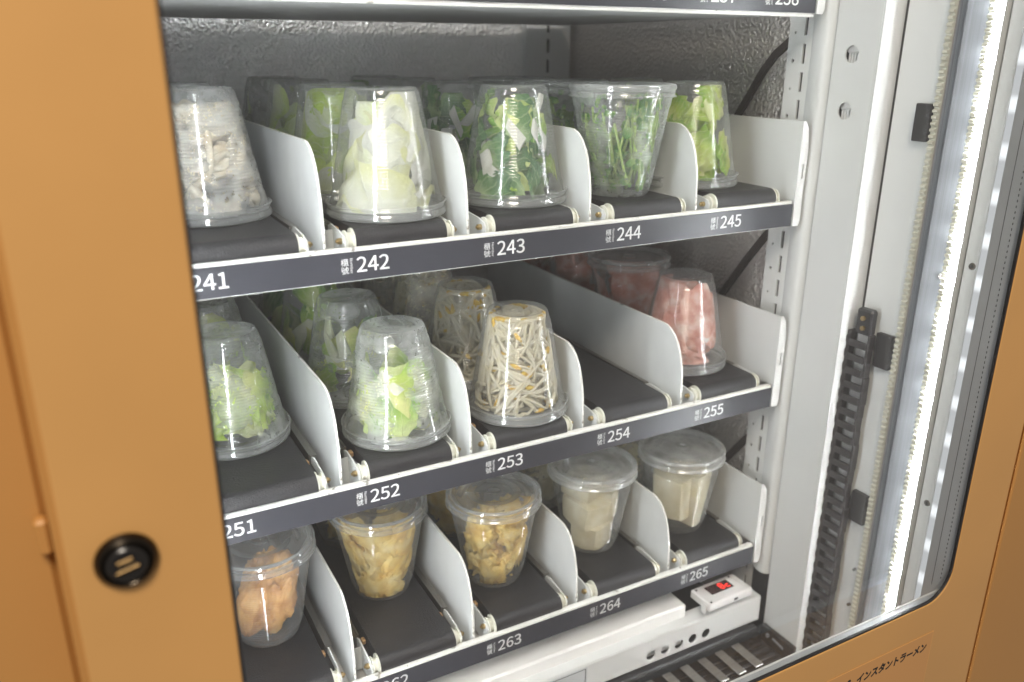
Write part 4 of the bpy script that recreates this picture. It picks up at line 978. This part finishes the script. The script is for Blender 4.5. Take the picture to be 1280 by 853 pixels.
# 244 watercress, upright cups
def cress(seed, x, y, row, label, stems=26, bits=150):
    R = random.Random(seed); t = portion('watercress_portion', label, 'watercress', x, y, row, GR)
    for i in range(stems):
        a = face_ang(x, y, R, 1.6); r0 = rmax(0.01, False)*R.uniform(0.3, 0.95); a2 = a+R.uniform(-1.1, 1.1)
        p0 = Vector((r0*math.cos(a), r0*math.sin(a), R.uniform(0.004, 0.03))); r1 = rmax(0.075, False)*R.uniform(0.7, 1)
        p1 = Vector((r1*math.cos(a2), r1*math.sin(a2), R.uniform(0.05, 0.081)))
        mid = (p0+p1)/2; mid.x *= 1.25; mid.y *= 1.25
        P = fit(np.array([tuple((1-s)**2*p0+2*s*(1-s)*mid+s*s*p1) for s in (k/7 for k in range(8))]), False, pad=0.0012)
        b = MB().tube(P, R.uniform(0.0008, 0.0017), 6); obj('stem', b.mesh('stem', M['stemgreen'], smooth=True), t)
    b = MB(); uvs = []
    for i in range(bits):
        z = R.uniform(0.05, 0.97)*HC; a = face_ang(x, y, R, 1.8); s = R.uniform(0.0015, 0.0050)
        P, uv, f = leaf_pts(R, 4, s*R.uniform(.5, 1), s, 0.4, 0.2, 0.1, 4)
        P = P@rot_mat((math.cos(a)+R.uniform(-.4, .4), math.sin(a)+R.uniform(-.4, .4), R.uniform(-.5, .5)), R.uniform(0, 6.28)).T
        r = rmax(z, False)*R.uniform(0.75, 1.0); P += np.array([r*math.cos(a), r*math.sin(a), z]); P = fit(P, False, pad=R.uniform(0, .002))
        b.add([tuple(p) for p in P], f); uvs.append(uv)
    b.uv = np.concatenate(uvs); o = b.build('leaflets', M['cress'], t, smooth=True, fix=False); o['kind'] = 'stuff'
    for i in range(9): put_leaf(R, t, False, R.uniform(0.2, .9)*HC, M['cress'], 0.016, wrinkle=0.2, frill=0.2, fk=8, rr=R.uniform(0.2, 0.6))
    return t
C(0.3655, 0.050, 4, False, 'upright cup of watercress at the front of lane 244', 'cup_wet', 'lid', rz=0.8)
cress(31, 0.3655, 0.050, 4, 'long green watercress stems and leaflets in the front cup of lane 244')
C(0.3635, 0.146, 4, False, 'upright cup of watercress second in lane 244', 'cup_fog', 'lid')
cress(32, 0.3635, 0.146, 4, 'watercress in the second cup of lane 244', 14, 120)
C(0.3630, 0.242, 4, False, 'upright cup of watercress third in lane 244', 'cup_fog', 'lid')
cress(33, 0.3630, 0.242, 4, 'watercress in the third cup of lane 244', 10, 80)

# 245 napa
C(0.4590, 0.068, 4, True, 'upside-down cup of yellow-green leaves at the front of lane 245', 'cup', rz=0.5)
leaves(41, 'napa_portion', 'yellow-green leaves in the front cup of lane 245', 'napa cabbage', 0.4590, 0.068, 4, True, ['napa', 'lettuce', 'napa'], 26, 0.019, 0.08, 0.97, wrinkle=0.24, frill=0.14, fk=8, n=12)
C(0.4650, 0.165, 4, True, 'upside-down cup of green leaves second in lane 245', 'cup')
leaves(42, 'napa_portion', 'green leaves in the second cup of lane 245', 'napa cabbage', 0.4650, 0.165, 4, True, ['napa', 'lettuce'], 16, 0.019, 0.08, 0.98, wrinkle=0.24, frill=0.14, fk=8)

# ---- row 25x
C(0.0315, 0.103, 5, True, 'upside-down cup of lettuce at the front of lane 251', 'cup_wet', 'lid', rz=0.9)
leaves(51, 'lettuce_portion', 'frilly yellow-green lettuce in the front cup of lane 251', 'lettuce', 0.0315, 0.103, 5, True, ['lettuce', 'napa', 'lettuce'], 24, 0.019, 0.06, 0.66, wrinkle=0.26, frill=0.22, fk=9, n=13)
C(0.0320, 0.198, 5, True, 'upside-down cup of lettuce second in lane 251', 'cup_wet')
leaves(52, 'lettuce_portion', 'lettuce in the second cup of lane 251', 'lettuce', 0.0320, 0.198, 5, True, ['lettuce'], 15, 0.019, 0.06, 0.72, wrinkle=0.26, frill=0.22, fk=9)
C(0.1545, 0.0555, 5, True, 'upside-down fogged cup of bok choy at the front of lane 252', 'cup_fog', 'lid', rz=2.4)
t, R = leaves(53, 'bok_choy_portion', 'cut green bok choy in the front cup of lane 252', 'bok choy', 0.1545, 0.0555, 5, True, ['choy', 'lettuce', 'choy'], 24, 0.019, 0.06, 0.62, wrinkle=0.18, frill=0.06, curl=0.6, n=12)
for i in range(7): chunk(R, t, True, R.uniform(0.2, 0.62)*HC, M['stalk'], (R.uniform(.008, .013), R.uniform(.018, .028), 0.005), face_ang(0.1545, 0.0555, R, 1.0)+0.25, 0.9)
C(0.1480, 0.153, 5, True, 'upside-down cup of bok choy second in lane 252', 'cup_wet', rz=0.6)
t, R = leaves(54, 'bok_choy_portion', 'green bok choy in the second cup of lane 252', 'bok choy', 0.1480, 0.153, 5, True, ['choy', 'lettuce', 'kale'], 16, 0.019, 0.06, 0.75, wrinkle=0.18, curl=0.6)
for i in range(4): chunk(R, t, True, R.uniform(0.2, 0.9)*HC, M['stalk'], (R.uniform(.009, .014), R.uniform(.02, .03), 0.005), face_ang(0.1480, 0.153, R, 1.0), 0.92)
C(0.1460, 0.250, 5, True, 'upside-down cup of bok choy third in lane 252', 'cup')
t, R = leaves(55, 'bok_choy_portion', 'bok choy in the third cup of lane 252', 'bok choy', 0.1460, 0.250, 5, True, ['choy', 'lettuce'], 14, 0.020, 0.06, 0.9, wrinkle=0.18, curl=0.6)
for i in range(4): chunk(R, t, True, R.uniform(0.2, 0.7)*HC, M['stalk'], (R.uniform(.009, .014), R.uniform(.02, .03), 0.005), face_ang(0.1460, 0.250, R, 1.0), 0.92)
C(0.1455, 0.346, 5, True, 'farthest upside-down cup in lane 252, in the shade', 'cup')
leaves(56, 'bok_choy_portion', 'shaded bok choy in the farthest cup of lane 252', 'bok choy', 0.1455, 0.346, 5, True, ['kale', 'choy'], 10, 0.019, 0.06, 0.8)

C(0.2645, 0.0475, 5, True, 'upside-down cup of bean sprouts at the front of lane 253', 'cup', 'lid', rz=1.4)
sprouts(61, 'white bean sprouts with yellow heads in the front cup of lane 253', 0.2645, 0.0475, 5, True, 300)
C(0.2600, 0.142, 5, True, 'upside-down cup of bean sprouts second in lane 253', 'cup', rz=0.2)
sprouts(62, 'bean sprouts in the second cup of lane 253', 0.2600, 0.142, 5, True, 220)
C(0.2570, 0.237, 5, True, 'upside-down cup of bean sprouts third in lane 253', 'cup_wet')
sprouts(63, 'bean sprouts in the third cup of lane 253', 0.2570, 0.237, 5, True, 180)
C(0.2560, 0.332, 5, True, 'farthest upside-down cup of bean sprouts in lane 253', 'cup_fog')
sprouts(64, 'bean sprouts in the farthest cup of lane 253', 0.2560, 0.332, 5, True, 150)

def meat(seed, x, y, row, inv, label, count=16):
    R = random.Random(seed); t = portion('meat_portion', label, 'sliced meat', x, y, row, 'sliced meat packed in cups')
    for i in range(count):
        z = (0.12+0.8*(i+R.random())/count)*HC; put_leaf(R, t, inv, z, M['meat'], 0.027*R.uniform(.8, 1.2), wrinkle=0.20, curl=0.7, frill=0.10, tilt=0.45, name='meat_slice', ang=face_ang(x, y, R, 1.7), n=16, rr=R.uniform(0.7, 1.0))
    for i in range(5):
        zc = (0.14+0.72*i/4)*HC; rm_ = rmax(zc, inv)*0.72
        o = lump(R, rm_*0.85, rm_*0.85, 0.012, 0.12, M['meat'], 'meat_slice', t, (0, 0, zc), 1.0, 1, 0.0); fit_obj(o, inv)
    for i in range(2):
        put_leaf(R, t, inv, R.uniform(0.25, .75)*HC, M['fat'], 0.010, wrinkle=0.35, curl=0.6, frill=0.1, tilt=0.3, name='film_wrap', ang=face_ang(x, y, R, 0.5)+0.9, rr=1.0)
    return t
C(0.4680, 0.071, 5, True, 'upside-down cup of pink sliced meat at the front of lane 255', 'cup', 'lid', rz=0.4)
meat(71, 0.4680, 0.071, 5, True, 'folded pink meat slices in the front cup of lane 255')
C(0.4700, 0.169, 5, False, 'upright cup of sliced meat second in lane 255', 'cup', 'lid')
meat(72, 0.4700, 0.169, 5, False, 'dark pink meat slices in the second cup of lane 255', 13)
C(0.4725, 0.268, 5, False, 'upright cup of sliced meat third in lane 255', 'cup', 'lid')
meat(73, 0.4725, 0.268, 5, False, 'shaded meat slices in the third cup of lane 255', 11)
C(0.4720, 0.362, 5, False, 'farthest upright cup of sliced meat in lane 255', 'cup', 'lid')
meat(74, 0.4720, 0.362, 5, False, 'shaded meat slices in the farthest cup of lane 255', 9)

# ---- row 26x
C(0.0400, 0.0880, 6, False, 'upright cup holding a fried bean curd wedge at front of lane 261', 'cup', 'lid', rz=0.5)
R = random.Random(81); t = portion('fried_bean_curd', 'orange-brown fried bean curd wedge in the front cup of lane 261', 'fried bean curd', 0.0400, 0.0880, 6)
for (dx, dy, z, sx, sy, sz) in ((0.006, -0.012, 0.042, 0.016, 0.011, 0.036), (-0.012, -0.006, 0.036, 0.012, 0.011, 0.030), (0.004, 0.010, 0.040, 0.020, 0.012, 0.034)):
    o = lump(R, sx, sy, sz, 0.30, M['bread'], 'fried_piece', t, (dx, dy, z), 1.1, 3, 0.22); o.rotation_euler = (0.1, 0.28, -0.3); bpy.context.view_layer.update(); fit_obj(o, False)
C(0.1495, 0.1020, 6, False, 'upright cup of tan fried pieces at the front of lane 262', 'cup', 'lid', rz=1.2)
fried(82, 'fried_snack', 'ragged tan fried pieces in the front cup of lane 262', 'fried snack', 0.1495, 0.1020, 6, 5, M['fried'], 0.18, 0.90, 0.0165, 9, 13)
C(0.1470, 0.2000, 6, False, 'upright cup of tan fried pieces second in lane 262', 'cup', 'lid')
fried(83, 'fried_snack', 'tan fried pieces in the second cup of lane 262', 'fried snack', 0.1470, 0.2000, 6, 7, M['fried'], 0.20, 0.90, 0.0165, 0)
C(0.2520, 0.0690, 6, False, 'upright cup of golden fried pieces at the front of lane 263', 'cup', 'lid', rz=2.2)
fried(84, 'fried_snack', 'craggy golden fried pieces in the front cup of lane 263', 'fried snack', 0.2520, 0.0690, 6, 18, M['fried'], 0.16, 0.95, 0.0125, 8, 8)
C(0.2530, 0.1670, 6, False, 'upright cup of golden fried pieces second in lane 263', 'cup', 'lid')
fried(85, 'fried_snack', 'golden fried pieces in the second cup of lane 263', 'fried snack', 0.2530, 0.1670, 6, 7, M['fried'], 0.20, 0.92, 0.0165, 0)
C(0.3660, 0.0730, 6, False, 'upright cup of tofu cubes at the front of lane 264', 'cup', 'lid_fog', rz=0.7)
tofu(86, 'pale tofu cubes in the front cup of lane 264', 0.3660, 0.0730, 6, [(-0.004, -0.008, 0.0165, 0.036, 0.030, 0.025, 0.5, 0.05), (0.010, 0.010, 0.018, 0.024, 0.022, 0.026, 0.9, 0), (-0.006, -0.004, 0.043, 0.042, 0.036, 0.027, 0.2, 0.15), (0.012, 0.000, 0.047, 0.030, 0.034, 0.026, 0.7, -0.1), (-0.006, 0.004, 0.066, 0.036, 0.034, 0.018, 0.4, 0.1)])
C(0.3650, 0.1720, 6, False, 'upright cup partly hidden behind the stacked tofu cubes of lane 264', 'cup_wet', 'lid_fog')
tofu(87, 'tofu cubes in the second cup of lane 264', 0.3650, 0.1720, 6, [(0, 0, 0.018, 0.034, 0.030, 0.028, 0.4, 0), (0, 0, 0.048, 0.040, 0.034, 0.028, 0.1, 0)])
C(0.4690, 0.0590, 6, False, 'upright cup of tofu blocks at the front of lane 265', 'cup', 'lid_fog', rz=1.9)
tofu(88, 'upright pale tofu blocks in the front cup of lane 265', 0.4690, 0.0590, 6, [(-0.0155, -0.007, 0.040, 0.020, 0.034, 0.046, 0.35, 0.0), (0.0105, -0.007, 0.036, 0.028, 0.034, 0.060, 0.25, 0.03), (0.0, 0.016, 0.036, 0.036, 0.018, 0.05, 0.3, 0)])
C(0.4700, 0.1570, 6, False, 'upright cup behind the rightmost tofu cup, lane 265', 'cup_wet', 'lid_fog')
tofu(89, 'tofu blocks in the second cup of lane 265', 0.4700, 0.1570, 6, [(0, 0, 0.018, 0.034, 0.030, 0.028, 0.4, 0), (0, 0, 0.048, 0.040, 0.034, 0.028, 0.1, 0)])
